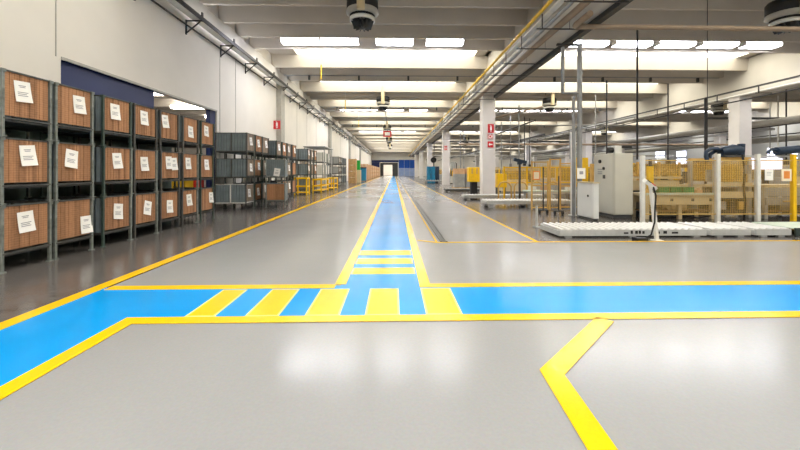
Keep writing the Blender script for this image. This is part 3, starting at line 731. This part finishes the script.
# leaning pedal post in front of the rollers
t = thing('control_post', 'white post leaning in front of the roller conveyor with a switch box on top', 'post', (5.5, 7.4, 0))
part('pole', MB().bar((0,0,0),(-.1,.02,1.0),.065), ['white_metal'], t, bevel=.006)
part('foot', MB().box(-.09,.09,-.08,.08,0,.02), ['white_metal'], t)
part('arm', MB().bar((-.1,.02,.96),(-.15,0,1.16),.045), ['white_metal'], t)
part('switch_box', MB().box(-.14,.14,-.07,.07,-.035,.035).box(-.09,-.02,-.04,.04,.03,.05,1).box(.02,.09,-.04,.04,.03,.05,2), ['white_metal','black','red'], t, (-.15,0,1.18), (R(25),R(35),0))
part('cable', MB().tube([(-.12,-.06,1.13),(-.08,-.08,.95),(-.1,-.08,.7),(-.1,-.07,.4),(-.16,-.05,.14),(-.3,-.02,.03)], .016, 8), ['black'], t)
part('foot_switch', MB().prism([(-.12,-.08),(.12,-.08),(.12,.08),(-.12,.08)], 0, .07), ['black'], t, (-.36,.0,0))

# control cabinets
t = thing('control_cabinet', 'tall light grey two-door control cabinet behind the roller conveyor', 'cabinet', (7.2, 11.55, 0))
part('plinth', MB().box(-.36,.2,-.52,.52,0,.1), ['dark_grey'], t)
part('body', MB().box(-.38,.22,-.55,.55,.1,2.02), ['cabinet'], t, bevel=.012)
dd = part('door', MB().box(-.4,-.382,-.53,.53,.13,1.99), ['cabinet'], t, bevel=.006)
part('switch', MB().tube([(-.4,-.05,1.55),(-.43,-.05,1.55)], .05, 14), ['black'], dd)
part('switch', MB().tube([(-.4,.15,1.78),(-.44,.15,1.78)], .06, 14), ['black'], dd)
part('meter', MB().box(-.415,-.4,-.12,.0,1.22,1.34), ['dark_grey'], dd)
for z in (1.42,1.5,1.36): part('nameplate', MB().box(-.408,-.4,.05,.3,z,z+.04), ['mid_grey'], dd)
part('door', MB().box(-.36,.2,-.568,-.552,.13,1.99), ['cabinet'], t, bevel=.006)
part('vent_box', MB().box(.221,.28,-.2,.4,.5,1.4), ['mid_grey'], t)
t = thing('beacon_box', 'small white box with black spotlight on top of the grey control cabinet', 'box', (7.2, 11.5, 2.021))
part('body', MB().box(-.1,.12,-.1,.1,0,.26), ['white_metal'], t, bevel=.008); part('spotlight', MB().tube([(-.28,0,.12),(-.12,0,.12)], .09, 12), ['black'], t)
part('arm', MB().bar((.12,0,.22),(.5,0,.22),.07), ['black'], t)
t = thing('control_cabinet', 'low white cabinet with beige top beside the tall grey one', 'cabinet', (5.97, 10.88, 0))
part('base', MB().box(-.1,.04,-.42,.42,0,.06), ['dark_grey'], t)
part('body', MB().box(-.12,.05,-.45,.45,.06,1.1), ['cabinet_white'], t, bevel=.01)
dd = part('door', MB().box(-.137,-.121,-.43,.43,.09,1.07), ['cabinet_white'], t, bevel=.005)
part('lock', MB().tube([(-.137,-.2,.72),(-.155,-.2,.72)], .035, 12), ['black'], dd)
part('top', MB().box(-.15,.07,-.48,.48,1.1,1.135), ['beige'], t)

# riser pipes from the girder to the cabinet
t = thing('riser_pipe', 'pair of grey riser pipes dropping from the girder to the white cabinet', 'pipe', (5.98, 11.46, 0))
part('pipe', MB().tube([(0,0,0),(0,0,5.5)], .075, 12), ['pipe_grey'], t)
part('pipe', MB().tube([(-.17,.05,0),(-.17,.05,3.9)], .05, 12), ['pipe_grey'], t)
part('branch', MB().tube([(-.55,0,5.45),(-.55,0,3.98),(0,0,3.98)], .055, 10), ['pipe_grey'], t)
part('bracket', MB().box(-.75,.1,-.04,.04,5.5,5.56), ['dark_pipe'], t)
single('hanging_notice', MB().box(-.13,.13,-.01,.01,0,.34).box(-.06,.06,-.013,-.01,.14,.24,1), ['paper','ink'], 'white notice with a dark mark fixed on the riser pipes', 'notice', (5.98, 11.36, 1.22))
struct_post = thing('channel_post', 'pale steel channel post standing beside the riser pipes', 'post', (5.92, 11.75, 0))
part('upright', MB().box(-.07,.07,-.05,.05,0,2.75), ['white_metal'], struct_post); part('foot', MB().box(-.12,.12,-.1,.1,0,.02), ['white_metal'], struct_post)
single('air_hook', MB().tube([(6.25,12.6,1.9),(6.25,12.6,2.75),(6.3,12.6,2.9),(6.42,12.6,2.95),(6.55,12.6,2.9),(6.6,12.6,2.75),(6.6,12.6,0)], .035, 10), ['pipe_grey'], 'grey bent air pipe behind the white cabinet', 'pipe')
t = thing('electrical_box', 'tall yellow electrical box behind the white cabinet', 'box', (6.75, 12.9, 0))
part('body', MB().box(-.22,.22,-.15,.15,.9,1.95), ['yellow'], t, bevel=.01); part('cover', MB().box(-.14,.14,-.17,-.15,1.2,1.5), ['ochre'], t); part('stand', MB().box(-.06,.06,-.06,.06,0,.9), ['yellow'], t)

# ------------------------------------------------------------------ safety fencing and machines behind the rollers
def mesh_panel(w, z0, z1, step=.05, th=.0035):
    mb = MB(); n = int(w/step); k = int((z1-z0)/step)
    for i in range(n+1): x = w*i/n; mb.box(x-th/2,x+th/2,-th/2,th/2,z0,z1)
    for i in range(k+1): z = z0+(z1-z0)*i/k; mb.box(0,w,-th/2,th/2,z-th/2,z+th/2)
    return mb
t = thing('safety_fence', 'yellow wire safety fence on white posts behind the roller conveyor', 'fence', (7.05, 10.05, 0))
px = [0, 2.18, 3.35, 4.4, 6.2]; pm = ['white_metal','white_metal','white_metal','yellow','yellow']
for i, (x, m) in enumerate(zip(px, pm)):
    part('post', MB().box(x-.05,x+.05,-.05,.05,0,1.9 if i == 0 else 1.95), [m], t, bevel=.006)
for i in range(4):
    w = px[i+1]-px[i]-.14
    part('mesh_panel', mesh_panel(w, .25, 1.75), ['fence_yellow'], t, (px[i]+.07,0,0))
    part('guard_sheet', MB().box(px[i]+.07,px[i+1]-.07,.02,.026,.27,1.74), ['tint'], t)
    part('rail', MB().box(px[i]+.06,px[i+1]-.06,-.015,.015,1.75,1.78).box(px[i]+.06,px[i+1]-.06,-.015,.015,.22,.25), ['fence_yellow'], t)

def table(name, label, cat, loc, w, d_, h, top='beige', leg='beige', th=.1, beam=.28):
    t = thing(name, label, cat, loc)
    part('top', MB().box(-w/2,w/2,-d_/2,d_/2,h-th,h), [top], t, bevel=.006)
    part('apron', MB().box(-w/2+.02,w/2-.02,-d_/2+.02,-d_/2+.08,h-th-beam,h-th).box(-w/2+.02,w/2-.02,d_/2-.08,d_/2-.02,h-th-beam,h-th), [leg], t)
    k = max(2, int(w/.9)+1)
    for i in range(k):
        for s in (-1,1):
            x = -w/2+.08+(w-.16)*i/(k-1)
            part('leg', MB().box(x-.05,x+.05,s*(d_/2-.1)-.05,s*(d_/2-.1)+.05,0,h-th), [leg], t)
    return t
t = table('conveyor_table', 'long beige conveyor table with pale yellow edge inside the wire fence', 'conveyor', (8.72, 11.1, 0), 2.2, .8, .78, 'beige', 'beige', .08, .26)
part('edge_strip', MB().box(-1.1,1.1,-.42,-.4,.74,.8), ['pale_belt'], t)
for x in (-.9,-.3,.35,.9): part('fixing', MB().box(x-.04,x+.04,-.4,-.385,.55,.63), ['dark_grey'], t)
part('lower_shelf', MB().box(-1.0,1.0,-.3,.35,.22,.26), ['dark_ochre'], t)  # shelf colour darkened for the shade under the table
part('motor', MB().tube([(-.2,-.15,.36),(.3,-.15,.36)], .1, 14), ['beige'], t)
for k in range(3):
    b = MB().box(-.16,.16,-.12,.12,0,.02)
    for a in ((-.18,.18,-.14,-.12),(-.18,.18,.12,.14),(-.18,-.16,-.14,.14),(.16,.18,-.14,.14)): b.box(*a, 0, .17)
    single('tote_bin', b, ['green_plastic'], 'small green plastic tote on the conveyor table, %s from the control cabinet' % ORD[k], 'tote', (8.3+.38*k, 11.0, .801), group='green totes')
for i, (x, y, z0, w_, h_, m) in enumerate(((-.85,.1,.26,.3,.22,'dark_grey'),(-.4,.15,.26,.22,.16,'post_dark'),(.35,.1,.26,.34,.25,'dark_grey'),(.8,.2,.26,.2,.2,'mid_grey'),(-.7,.3,.0,.4,.17,'black'),(.1,.3,.0,.5,.15,'dark_grey'),(.75,.3,.0,.3,.18,'post_dark'))):
    part('dark_box', MB().box(x-w_/2,x+w_/2,y-.1,y+.1,z0+.001,z0+h_), [m], t)  # dark boxes added to deepen the shade beneath the table
part('cable_loom', MB().tube([(-1.0,-.3,.12),(-.5,-.35,.05),(0,-.3,.14),(.5,-.36,.04),(1.0,-.3,.1)], .025, 8), ['black'], t)
for i, (x, m) in enumerate(((-.95,'ochre'),(-.75,'dark_grey'),(.72,'cardboard'),(.95,'post_dark'))):
    single('workpiece', MB().box(-.07,.07,-.08,.08,0,.1).tube([(0,0,.1),(0,0,.16)], .04, 10), [m], 'small %s workpiece on the conveyor table, %s from the control cabinet' % ({'ochre':'tan','dark_grey':'dark','cardboard':'brown','post_dark':'steel'}[m], ORD[i]), 'workpiece', (8.72+x, 10.95, .781), group='workpieces')
t = thing('sorting_machine', 'amber-guarded sorting machine behind the conveyor table', 'machine', (8.76, 12.55, 0))
part('bed', MB().box(-1.1,1.1,-.35,.35,.8,1.15), ['beige'], t, bevel=.01); part('under_shade', MB().box(-1.08,1.08,-.33,.33,.5,.8), ['dark_grey'], t)  # lower bed coloured dark to stand for the shade beneath
part('skirt', MB().box(-1.0,1.0,.1,.14,0,.5), ['post_dark'], t)  # dark sheet added as shade between the legs
part('rail', MB().box(-1.15,1.15,-.42,-.36,1.2,1.28), ['beige'], t)
for x in (-1.05,-.4,.4,1.05): part('leg', MB().box(x-.06,x+.06,-.3,.3,0,.5), ['mid_grey'], t)
for i, x in enumerate((-1.1,-.36,.38)): part('guard', MB().box(x+.03,x+.71,-.36,-.345,1.3,1.72), ['amber'], t)
for x in (-1.1,-.36,.38,1.1): part('guard_post', MB().box(x-.03,x+.03,-.37,-.3,1.15,1.78), ['ochre'], t)
for i, (x, m) in enumerate(((-.95,'ochre'),(-.6,'dark_grey'),(-.1,'beige'),(.25,'ochre'),(.8,'dark_grey'),(.98,'beige'))):
    part('drive_unit', MB().tube([(x,0,1.15),(x,0,1.4),(x,-.1,1.5)], [.14,.14,.05], 12), [m], t)
for i in range(3): part('air_hose', MB().tube([(-.4+i*.5,-.1,1.3),(-.25+i*.5,-.25,1.42),(0+i*.5,-.28,1.48),(.25+i*.5,-.2,1.55)], .028, 8), ['cream_paper'], t)
t = thing('pallet_gantry', 'dark ochre gantry with drives and rolls behind the sorting machine', 'machine', (10.4, 14.0, 0))
for x in (-2.6,-1.3,0,1.3,2.6): part('upright', MB().box(x-.05,x+.05,-.06,.06,0,1.75), ['ochre'], t)
part('upper_beam', MB().box(-2.6,2.6,-.05,.05,1.6,1.72), ['dark_ochre'], t); part('lower_beam', MB().box(-2.6,2.6,-.07,.07,.7,.95), ['beige'], t)
part('infill', MB().box(-2.55,2.55,.08,.1,.05,.75), ['dark_ochre'], t)
for i in range(9):
    x = -2.3+i*.57; m = ['yellow','dark_grey','ochre','cardboard','post_dark'][i % 5]
    part('drive_unit', MB().box(x-.14,x+.14,-.2,-.06,1.0+.07*(i % 3),1.3+.07*(i % 4)).tube([(x,-.2,1.15),(x,-.32,1.15)], .06, 10), [m], t)
    part('roll', MB().tube([(x-.2,-.12,.5),(x+.2,-.12,.5)], .09, 12), [['alu','dark_grey'][i % 2]], t)
t = thing('signal_tower', 'yellow signal post with a dark lamp on top above the conveyor table', 'signal light', (8.5, 11.75, 0))
part('post', MB().box(-.09,.09,-.05,.05,0,1.62), ['yellow'], t); part('lamp', MB().tube([(0,0,1.62),(0,0,1.85)], .05, 12), ['navy'], t)

# amber enclosure with hoses on top
t = thing('guarded_machine', 'amber guarded machine with dark blue hoses between the two white fence posts', 'machine', (10.68, 11.6, 0))
part('base', MB().box(-.48,.48,-.42,.42,.1,.6), ['post_dark'], t)
for x in (-.3,0,.3): part('valve_box', MB().box(x-.09,x+.09,-.5,-.42,.25,.5), [['mid_grey','dark_grey','ochre'][int(x/.3)+1]], t)
part('frame_beam', MB().box(-.6,.6,-.56,-.48,.98,1.1), ['beige'], t)
part('lower_beam', MB().box(-.6,.6,-.58,-.52,.62,.82), ['beige'], t)
for x in (-.54,.54):
    for y in (-.48,.48): part('upright', MB().box(x-.05,x+.05,y-.05,y+.05,0,1.85), ['alu'], t)
part('guard', MB().box(-.48,.48,-.5,-.49,1.12,1.82), ['amber'], t)
part('guard', MB().box(-.48,.48,.48,.49,1.12,1.82), ['amber'], t)
for y in (-.48,.48): part('roof_rail', MB().box(-.58,.58,y-.04,y+.04,1.82,1.9), ['ochre'], t)
part('hopper', MB().prism([(-.46,-.45),(.2,-.45),(.2,.1),(-.46,.1)], .7, .95), ['post_dark'], t)
part('tool_head', MB().tube([(-.35,-.1,1.12),(-.35,-.1,1.5)], .13, 14), ['mid_grey'], t)
part('tool_head', MB().tube([(.25,.0,1.1),(.25,.0,1.65)], .18, 14), ['ochre'], t)
hd = thing('hose_unit', 'dark blue hose bundle with arm lying on top of the amber guarded machine', 'hose', (10.6, 11.12, 1.901))
part('manifold', MB().tube([(-.3,0,.17),(.1,0,.24),(.38,0,.22)], [.13,.17,.13], 16), ['navy'], hd)
part('valve', MB().tube([(.36,0,.05),(.38,0,.42)], .1, 14), ['navy'], hd)
part('hose', MB().tube([(-.2,0,.17),(-.42,0,.27),(-.62,0,.26),(-.76,0,.16),(-.78,-.02,.02),(-.75,-.05,-.15)], .06, 10), ['navy'], hd)
part('hose', MB().tube([(-.15,.1,.2),(-.36,.12,.2),(-.52,.12,.1),(-.55,.12,-.02)], .06, 10), ['navy'], hd)
part('stand', MB().box(-.25,.4,-.1,.1,0,.07), ['dark_grey'], hd)
single('power_cable', MB().tube([(10.25,10.35,1.95),(10.28,10.3,1.5),(10.22,10.28,1.0),(10.27,10.28,.5),(10.2,10.25,.02)], .03, 8), ['black'], 'black power cable hanging beside the amber guarded machine', 'cable')
single('junction_box', MB().box(-.06,.06,-.05,.05,0,.26), ['mid_grey'], 'small grey junction box on the cable next to the white post', 'box', (10.28, 10.2, 1.38))

# inspection bench at the picture edge
t = thing('inspection_bench', 'beige inspection bench with drawers and a bright lamp behind the yellow post', 'bench', (12.5, 11.2, 0))
part('worktop', MB().box(-1.15,1.6,-.45,.45,.96,1.04), ['beige'], t)
part('front_panel', MB().box(-1.12,1.58,-.44,-.4,.68,.95), ['mid_grey'], t)
dr = part('drawer', MB().box(-1.12,.2,-.47,-.42,.42,.66), ['mid_grey'], t); part('handle', MB().box(-.6,-.2,-.5,-.47,.52,.56), ['ochre'], dr)
part('drawer', MB().box(.24,1.58,-.47,-.42,.42,.66), ['mid_grey'], t)
for x in (-1.08,.2,1.54):
    for y in (-.38,.38): part('leg', MB().box(x-.05,x+.05,y-.05,y+.05,0,.96), ['alu'], t)
part('shelf', MB().box(-1.03,1.49,-.35,.35,.2,.24), ['dark_ochre'], t)  # shelf darkened as shade beneath the worktop
part('back_panel', MB().box(-1.03,1.49,.36,.4,.05,.95), ['post_dark'], t)  # dark sheet added behind the legs for the shade under the bench
for x, w_, m in ((-.7,.3,'dark_grey'),(-.2,.4,'mid_grey'),(.5,.36,'black'),(1.1,.3,'dark_grey')): part('dark_unit', MB().box(x-w_/2,x+w_/2,-.2,.2,.241,.4), [m], t)  # dark units put in to fill the shade below the worktop
for x in (-1.1,1.5): part('lamp_post', MB().box(x-.03,x+.03,.3,.36,1.04,1.98), ['alu'], t)
part('lamp_bar', MB().box(-1.1,1.53,.28,.36,1.92,1.98), ['alu'], t)
part('lamp', MB().box(-.95,.15,.22,.28,1.52,1.88), ['led'], t)
single('hanging_notice', MB().box(-.12,.12,-.004,.004,0,.3).box(-.07,.07,-.006,-.004,.22,.235,1).box(-.07,.05,-.006,-.004,.14,.15,1).box(-.07,.06,-.006,-.004,.18,.19,1), ['paper','ink'], 'white notice sheet on the wire fence beside the bright lamp', 'notice', (10.66, 9.98, 1.2))
t = thing('fence_sign', 'orange printed notice in a white frame on the fence by the yellow post', 'notice', (11.17, 9.98, 1.18))
part('board', MB().box(-.14,.14,-.01,.01,0,.34), ['cream_paper'], t); part('print', MB().box(-.085,.085,-.014,-.01,.07,.28), ['orange'], t)
hd = thing('hose_unit', 'dark blue valve head beyond the yellow post at the picture edge', 'hose', (12.9, 11.52, 1.981))
part('manifold', MB().tube([(-.35,0,.14),(.4,0,.2)], .13, 14), ['navy'], hd); part('hose', MB().tube([(-.3,0,.14),(-.5,0,.2),(-.62,0,.12),(-.64,0,.06)], .05, 10), ['navy'], hd); part('foot', MB().box(-.3,.3,-.1,.1,0,.02), ['dark_grey'], hd)

# tan mesh gates and trolleys left of the cabinets
def gate(label, loc, w, h, rz=0., sheet=False):
    t = thing('mesh_gate', label, 'gate', loc, rz, 'tan mesh gates')
    for x in (0, w): part('post', MB().box(x-.025,x+.025,-.025,.025,0,h), ['ochre'], t)
    part('rail', MB().box(0,w,-.02,.02,h-.06,h-.02).box(0,w,-.02,.02,h*.48,h*.48+.05).box(0,w,-.02,.02,.05,.1), ['ochre'], t)
    part('mesh_panel', mesh_panel(w-.07, .1, h-.06, .06, .005), ['fence_yellow'], t, (.035,0,0))
    if sheet:
        s = part('notice', MB().box(-.13,.13,-.01,.01,0,.34), ['orange'], t, (.16,-.04,h-.72)); part('sheet', MB().box(-.1,.1,-.014,-.01,.04,.3), ['cream_paper'], s)
    return t
gate('tan mesh gate with a framed cream notice near the white conveyor', (5.25, 13.6, 0), .62, 1.85, 0, True)
gate('narrow tan mesh gate next to the one with the notice', (5.95, 13.6, 0), .4, 1.95)
gate('tan mesh gate beside the mobile pole', (6.4, 13.75, 0), .75, 1.8)
def mobile_pole(label, loc, h):
    t = thing('mobile_pole', label, 'pole', loc, 0, 'mobile poles')
    part('pole', MB().tube([(0,0,.12),(0,0,h)], .022, 10), ['dark_grey'], t)
    part('base', MB().box(-.16,.16,-.03,.03,.1,.14), ['dark_grey'], t)
    for s in (-1,1): part('caster', MB().tube([(s*.13-.025,0,.06),(s*.13+.025,0,.06)], .06, 12), ['black'], t)
    return t
p0 = mobile_pole('dark pole on casters standing in front of the tan gates', (5.15, 12.3, 0), 1.6)
mobile_pole('shorter dark pole on casters close to the white cabinet', (5.55, 12.0, 0), 1.3)
t = thing('barrier_post', 'short grey post on a small foot at the end of the roller conveyor', 'post', (3.72, 9.3, 0))
part('pole', MB().tube([(0,0,.02),(0,0,.55)], .03, 10), ['alu'], t); part('foot', MB().lathe([(0,.02),(.1,.02),(.1,0)], n=14), ['mid_grey'], t)
# camera head on a pole
t = thing('sensor_pole', 'dark blue sensor head on a slim pole above the yellow fencing', 'sensor', (5.7, 16.2, 0))
part('pole', MB().box(-.04,.04,-.04,.04,0,1.8), ['dark_grey'], t); part('head', MB().bar((-.28,0,2.0),(.3,0,1.86),.16,.14), ['navy'], t); part('bracket', MB().box(-.09,.09,-.06,.06,1.78,1.9), ['navy'], t)
# yellow fencing run and hoop guards
t = thing('safety_fence', 'long yellow panel fence behind the tan gates', 'fence', (5.3, 17.2, 0))
for i in range(6):
    x = i*1.1; part('post', MB().box(x-.04,x+.04,-.04,.04,0,1.7), ['yellow'], t)
for i in range(5): part('mesh_panel', mesh_panel(1.0, .95, 1.62, .07, .012), ['yellow'], t, (i*1.1+.05,0,0))
part('rail', MB().box(0,5.5,-.025,.025,1.62,1.68).box(0,5.5,-.025,.025,.88,.94), ['yellow'], t)
for k in range(4):
    single('hoop_guard', MB().tube([(-.3,0,0),(-.3,0,.75),(-.2,0,.92),(0,0,.98),(.2,0,.92),(.3,0,.75),(.3,0,0)], .04, 10), ['ochre'],
           'yellow hoop guard standing by the rollers, %s from the first pillar' % ORD[k], 'guard', (5.15+.75*k, 16.6, 0), group='hoop guards')
t = table('packing_table', 'pale packing table behind the hoop guards', 'table', (7.3, 15.8, 0), 3.0, .7, .62, 'pale_belt', 'alu', .05, .1)
for k in range(5):
    single('parts_box', MB().box(-.12,.12,-.1,.1,0,.16).box(-.14,.14,-.12,-.1,0,.2).box(-.14,.14,.1,.12,0,.2), [['white_metal','cardboard','mid_grey','white_metal','beige'][k]],
           'small parts box on the packing table, %s from the first pillar' % ORD[k], 'box', (6.1+.55*k, 15.75, .621), group='parts boxes')

# yellow cabinets by the first pillar
t = thing('palletising_head', 'yellow machine cabinet on a black pedestal beside the first pillar', 'machine', (5.15, 23.2, 0))
part('pedestal', MB().box(-.2,.2,-.2,.2,0,.78), ['black'], t); part('cabinet', MB().box(-.36,.36,-.3,.3,.78,1.72), ['yellow'], t, bevel=.02)
part('grille', MB().box(-.2,-.1,-.32,-.3,1.3,1.66).box(.1,.2,-.32,-.3,1.3,1.66), ['ochre'], t)
t = thing('machine_guard', 'plain yellow guard box on legs past the first pillar', 'machine', (6.75, 22.6, 0))
part('box', MB().box(-.3,.3,-.3,.3,.45,1.32), ['yellow'], t, bevel=.02)
for sx in (-1,1): part('leg', MB().box(sx*.22-.04,sx*.22+.04,-.2,.2,0,.45), ['dark_grey'], t)

# blue lockers between second and third pillar
for k, x in enumerate((4.5, 5.05, 5.6)):
    t = thing('locker', 'tall blue locker by the second pillar, %s from the aisle' % ORD[k], 'locker', (x, 46.5+.1*k, 0), 0, 'blue lockers')
    part('body', MB().box(-.25,.25,-.3,.3,0,2.1), ['teal_blue' if k < 2 else 'navy'], t); dd = part('door', MB().box(-.23,.23,-.32,-.3,.06,2.04), ['teal_blue' if k < 2 else 'navy'], t)
    part('handle', MB().box(.14,.18,-.35,-.32,.95,1.2), ['dark_grey'], dd)
t = thing('pedestal_fan', 'round black fan on a stand beyond the second pillar', 'fan', (5.5, 50., 0))
part('pole', MB().tube([(0,0,0),(0,0,2.7)], .05, 8), ['dark_grey'], t); part('cage', MB().tube([(0,-.15,3.05),(0,.1,3.05)], .4, 20), ['black'], t)

# grey machines, pallets and racks deeper in the hall
def machine(label, loc, w, d_, h, body='mid_grey', guard='amber', rz=0.):
    t = thing('packing_machine', label, 'machine', loc, rz, 'machines deeper in the hall')
    part('base', MB().box(-w/2,w/2,-d_/2,d_/2,.08,h*.55), [body], t, bevel=.02)
    for sx in (-1,1):
        for sy in (-1,1): part('foot', MB().box(sx*(w/2-.12)-.06,sx*(w/2-.12)+.06,sy*(d_/2-.12)-.06,sy*(d_/2-.12)+.06,0,.08), ['dark_grey'], t)
    part('guard', MB().box(-w/2+.05,w/2-.05,-d_/2+.05,-d_/2+.06,h*.56,h*.95), [guard], t)
    for x in (-w/2+.04, 0, w/2-.04): part('guard_post', MB().box(x-.035,x+.035,-d_/2+.02,-d_/2+.09,h*.55,h), ['yellow' if guard == 'amber' else 'alu'], t)
    part('head', MB().box(-w*.3,w*.2,-d_*.2,d_*.3,h*.55,h*1.05), ['beige'], t)
    part('control_panel', MB().box(w*.3,w*.46,-d_/2-.06,-d_/2-.001,h*.4,h*.8), ['dark_grey'], t)
    return t
rows = [('behind the yellow fence', 19.5, [(9.4,1.9,1.7),(11.8,1.8,1.9),(14.2,2.0,1.6),(16.8,2.2,1.8),(19.4,2.0,1.8),(24.5,2.2,2.1),(27.2,2.2,1.8),(30.5,2.4,2.2),(34.,2.2,2.)]),
        ('level with the second skylight', 25.5, [(8.6,2.2,1.6),(11.6,2.4,1.8),(14.8,2.2,1.7),(17.8,2.2,1.9),(24.,2.4,1.7),(28.,2.4,1.9),(32.,2.4,1.8)]),
        ('in the middle of the hall', 33., [(7.2,1.6,1.5),(9.6,2.2,1.7),(13.,2.5,1.8),(17.,2.5,1.7),(25.,2.8,1.9),(30.,2.8,1.8)]),
        ('towards the back', 43., [(8.,2.4,1.6),(12.,2.8,1.9),(16.5,2.8,1.8),(26.,3.,1.9),(32.,3.,1.8)]),
        ('near the far wall', 60., [(8.,2.8,1.8),(13.,3.,2.),(18.,3.,1.9),(28.,3.4,2.)])]
for ri, (rn, y, ms) in enumerate(rows):
    for i, (x, w, h) in enumerate(ms):
        bd = ['mid_grey','beige','alu','cabinet'][(ri+i) % 4]
        machine('%s machine, %s guard, %s, %s from the aisle' % ({'mid_grey':'grey','beige':'beige','alu':'silver','cabinet':'pale grey'}[bd], 'amber' if (ri*3+i) % 3 != 2 else 'grey', rn, ORD[i]),
                (x, y+random.uniform(-.4,.4), 0), w, 1.3, h, bd, 'amber' if (ri*3+i) % 3 != 2 else 'fan_grey')
for i, (x, y) in enumerate(((5.4,30.),(6.4,30.2),(7.0,36.5),(8.3,36.3),(6.2,53.),(7.6,53.2))):
    t = thing('pallet_load', 'pallet of brown cartons in the hall, %s from the first pillar' % ORD[i], 'pallet', (x,y,0), 0, 'pallet loads in the hall')
    part('deck', MB().box(-.45,.45,-.5,.5,0,.14), ['wood'], t); part('load', MB().box(-.42,.42,-.48,.48,.14,1.25), ['mid_grey' if i < 2 else 'cardboard'], t)
    part('top_layer', MB().box(-.4,.4,-.46,.46,1.25,1.7), ['cardboard'], t)
for i, (x, y, h, m) in enumerate(((22.1,36.5,3.0,'mid_grey'),(37.6,23.5,3.2,'alu'),(37.5,30.5,3.4,'cabinet'),(41.5,27.,2.8,'mid_grey'),(27.,52.,3.4,'alu'),(35.,46.,3.2,'mid_grey'),(46.,41.,3.6,'cabinet'),(20.,52.,3.0,'mid_grey'),(11.,66.,3.2,'alu'))):
    t = thing('tall_machine', 'tall %s silo machine with pipes deep in the hall, %s counted from the first one' % ({'mid_grey':'grey','alu':'silver','cabinet':'pale'}[m], ORD[i]), 'machine', (x,y,0), 0, 'tall machines deep in the hall')
    part('body', MB().box(-.9,.9,-.7,.7,0,h*.6), [m], t, bevel=.03); part('tower', MB().lathe([(0,h),(.45,h),(.55,h*.94),(.55,h*.6)], (-.2,0,0), 20), ['alu'], t)
    part('pipe', MB().tube([(.5,0,h*.6),(.5,0,h*.9),(.3,0,h*.97)], .08, 10), ['dark_pipe'], t); part('panel', MB().box(-.6,.1,-.74,-.7,.5,1.5), ['dark_grey'], t)
    part('ladder', MB().box(.62,.66,-.78,-.74,0,h*.8).box(.86,.9,-.78,-.74,0,h*.8), ['yellow'], t)
def rack(label, loc, w, h, rz=0.):
    t = thing('storage_rack', label, 'rack', loc, rz, 'racks along the far side')
    for x in (-w/2,w/2):
        for y in (-.4,.4): part('upright', MB().box(x-.05,x+.05,y-.05,y+.05,0,h), ['alu'], t)
    for k in range(3): part('shelf', MB().box(-w/2,w/2,-.42,.42,.3+k*h*.36,.36+k*h*.36), ['ochre' if k % 2 else 'alu'], t)
    return t
for i, (x, y) in enumerate(((12.,75.),(17.,76.),(25.,70.),(31.,66.),(38.,56.),(42.,50.),(40.,40.),(44.,34.),(30.,38.))):
    t = rack('steel storage rack with boxes deep in the hall, %s counted from the aisle side' % ORD[i], (x,y,0), 3.2, 2.4)
    for k in range(3):
        part('stored_box', MB().box(-1.4+k*.95,-.7+k*.95,-.35,.35,.36+.864*(k % 2)+.002,.95+.864*(k % 2)), ['cardboard' if k % 2 else 'mid_grey'], t)

# ------------------------------------------------------------------ light, camera
def area(name, loc, sx, sy, power, col=(1,.98,.96)):
    l = bpy.data.lights.new(name, 'AREA'); l.shape = 'RECTANGLE'; l.size = sx; l.size_y = sy; l.energy = power; l.color = col
    o = bpy.data.objects.new(name, l); COL.objects.link(o); o.location = loc; return o
w = bpy.data.worlds.new('World'); scene.world = w; w.use_nodes = True
w.node_tree.nodes['Background'].inputs[0].default_value = (.9,.95,1,1); w.node_tree.nodes['Background'].inputs[1].default_value = .6

cam = bpy.data.cameras.new('Camera'); co = bpy.data.objects.new('Camera', cam); COL.objects.link(co)
co.location = (0,0,1.45); co.rotation_euler = (R(90),0,R(-1.4))
cam.sensor_fit = 'HORIZONTAL'; cam.sensor_width = 36; cam.lens = 36*360/800
cam.shift_x = -.0035; cam.shift_y = -53.5/800; cam.clip_end = 400; cam.clip_start = .05
scene.camera = co
vs = scene.view_settings
vs.view_transform = 'Standard'; vs.look = 'None'; vs.gamma = 1; vs.use_curve_mapping = False; vs.exposure = 1.8
scene.cycles.max_bounces = 8; scene.cycles.diffuse_bounces = 5; scene.cycles.use_denoising = True
scene.cycles.sample_clamp_indirect = 8
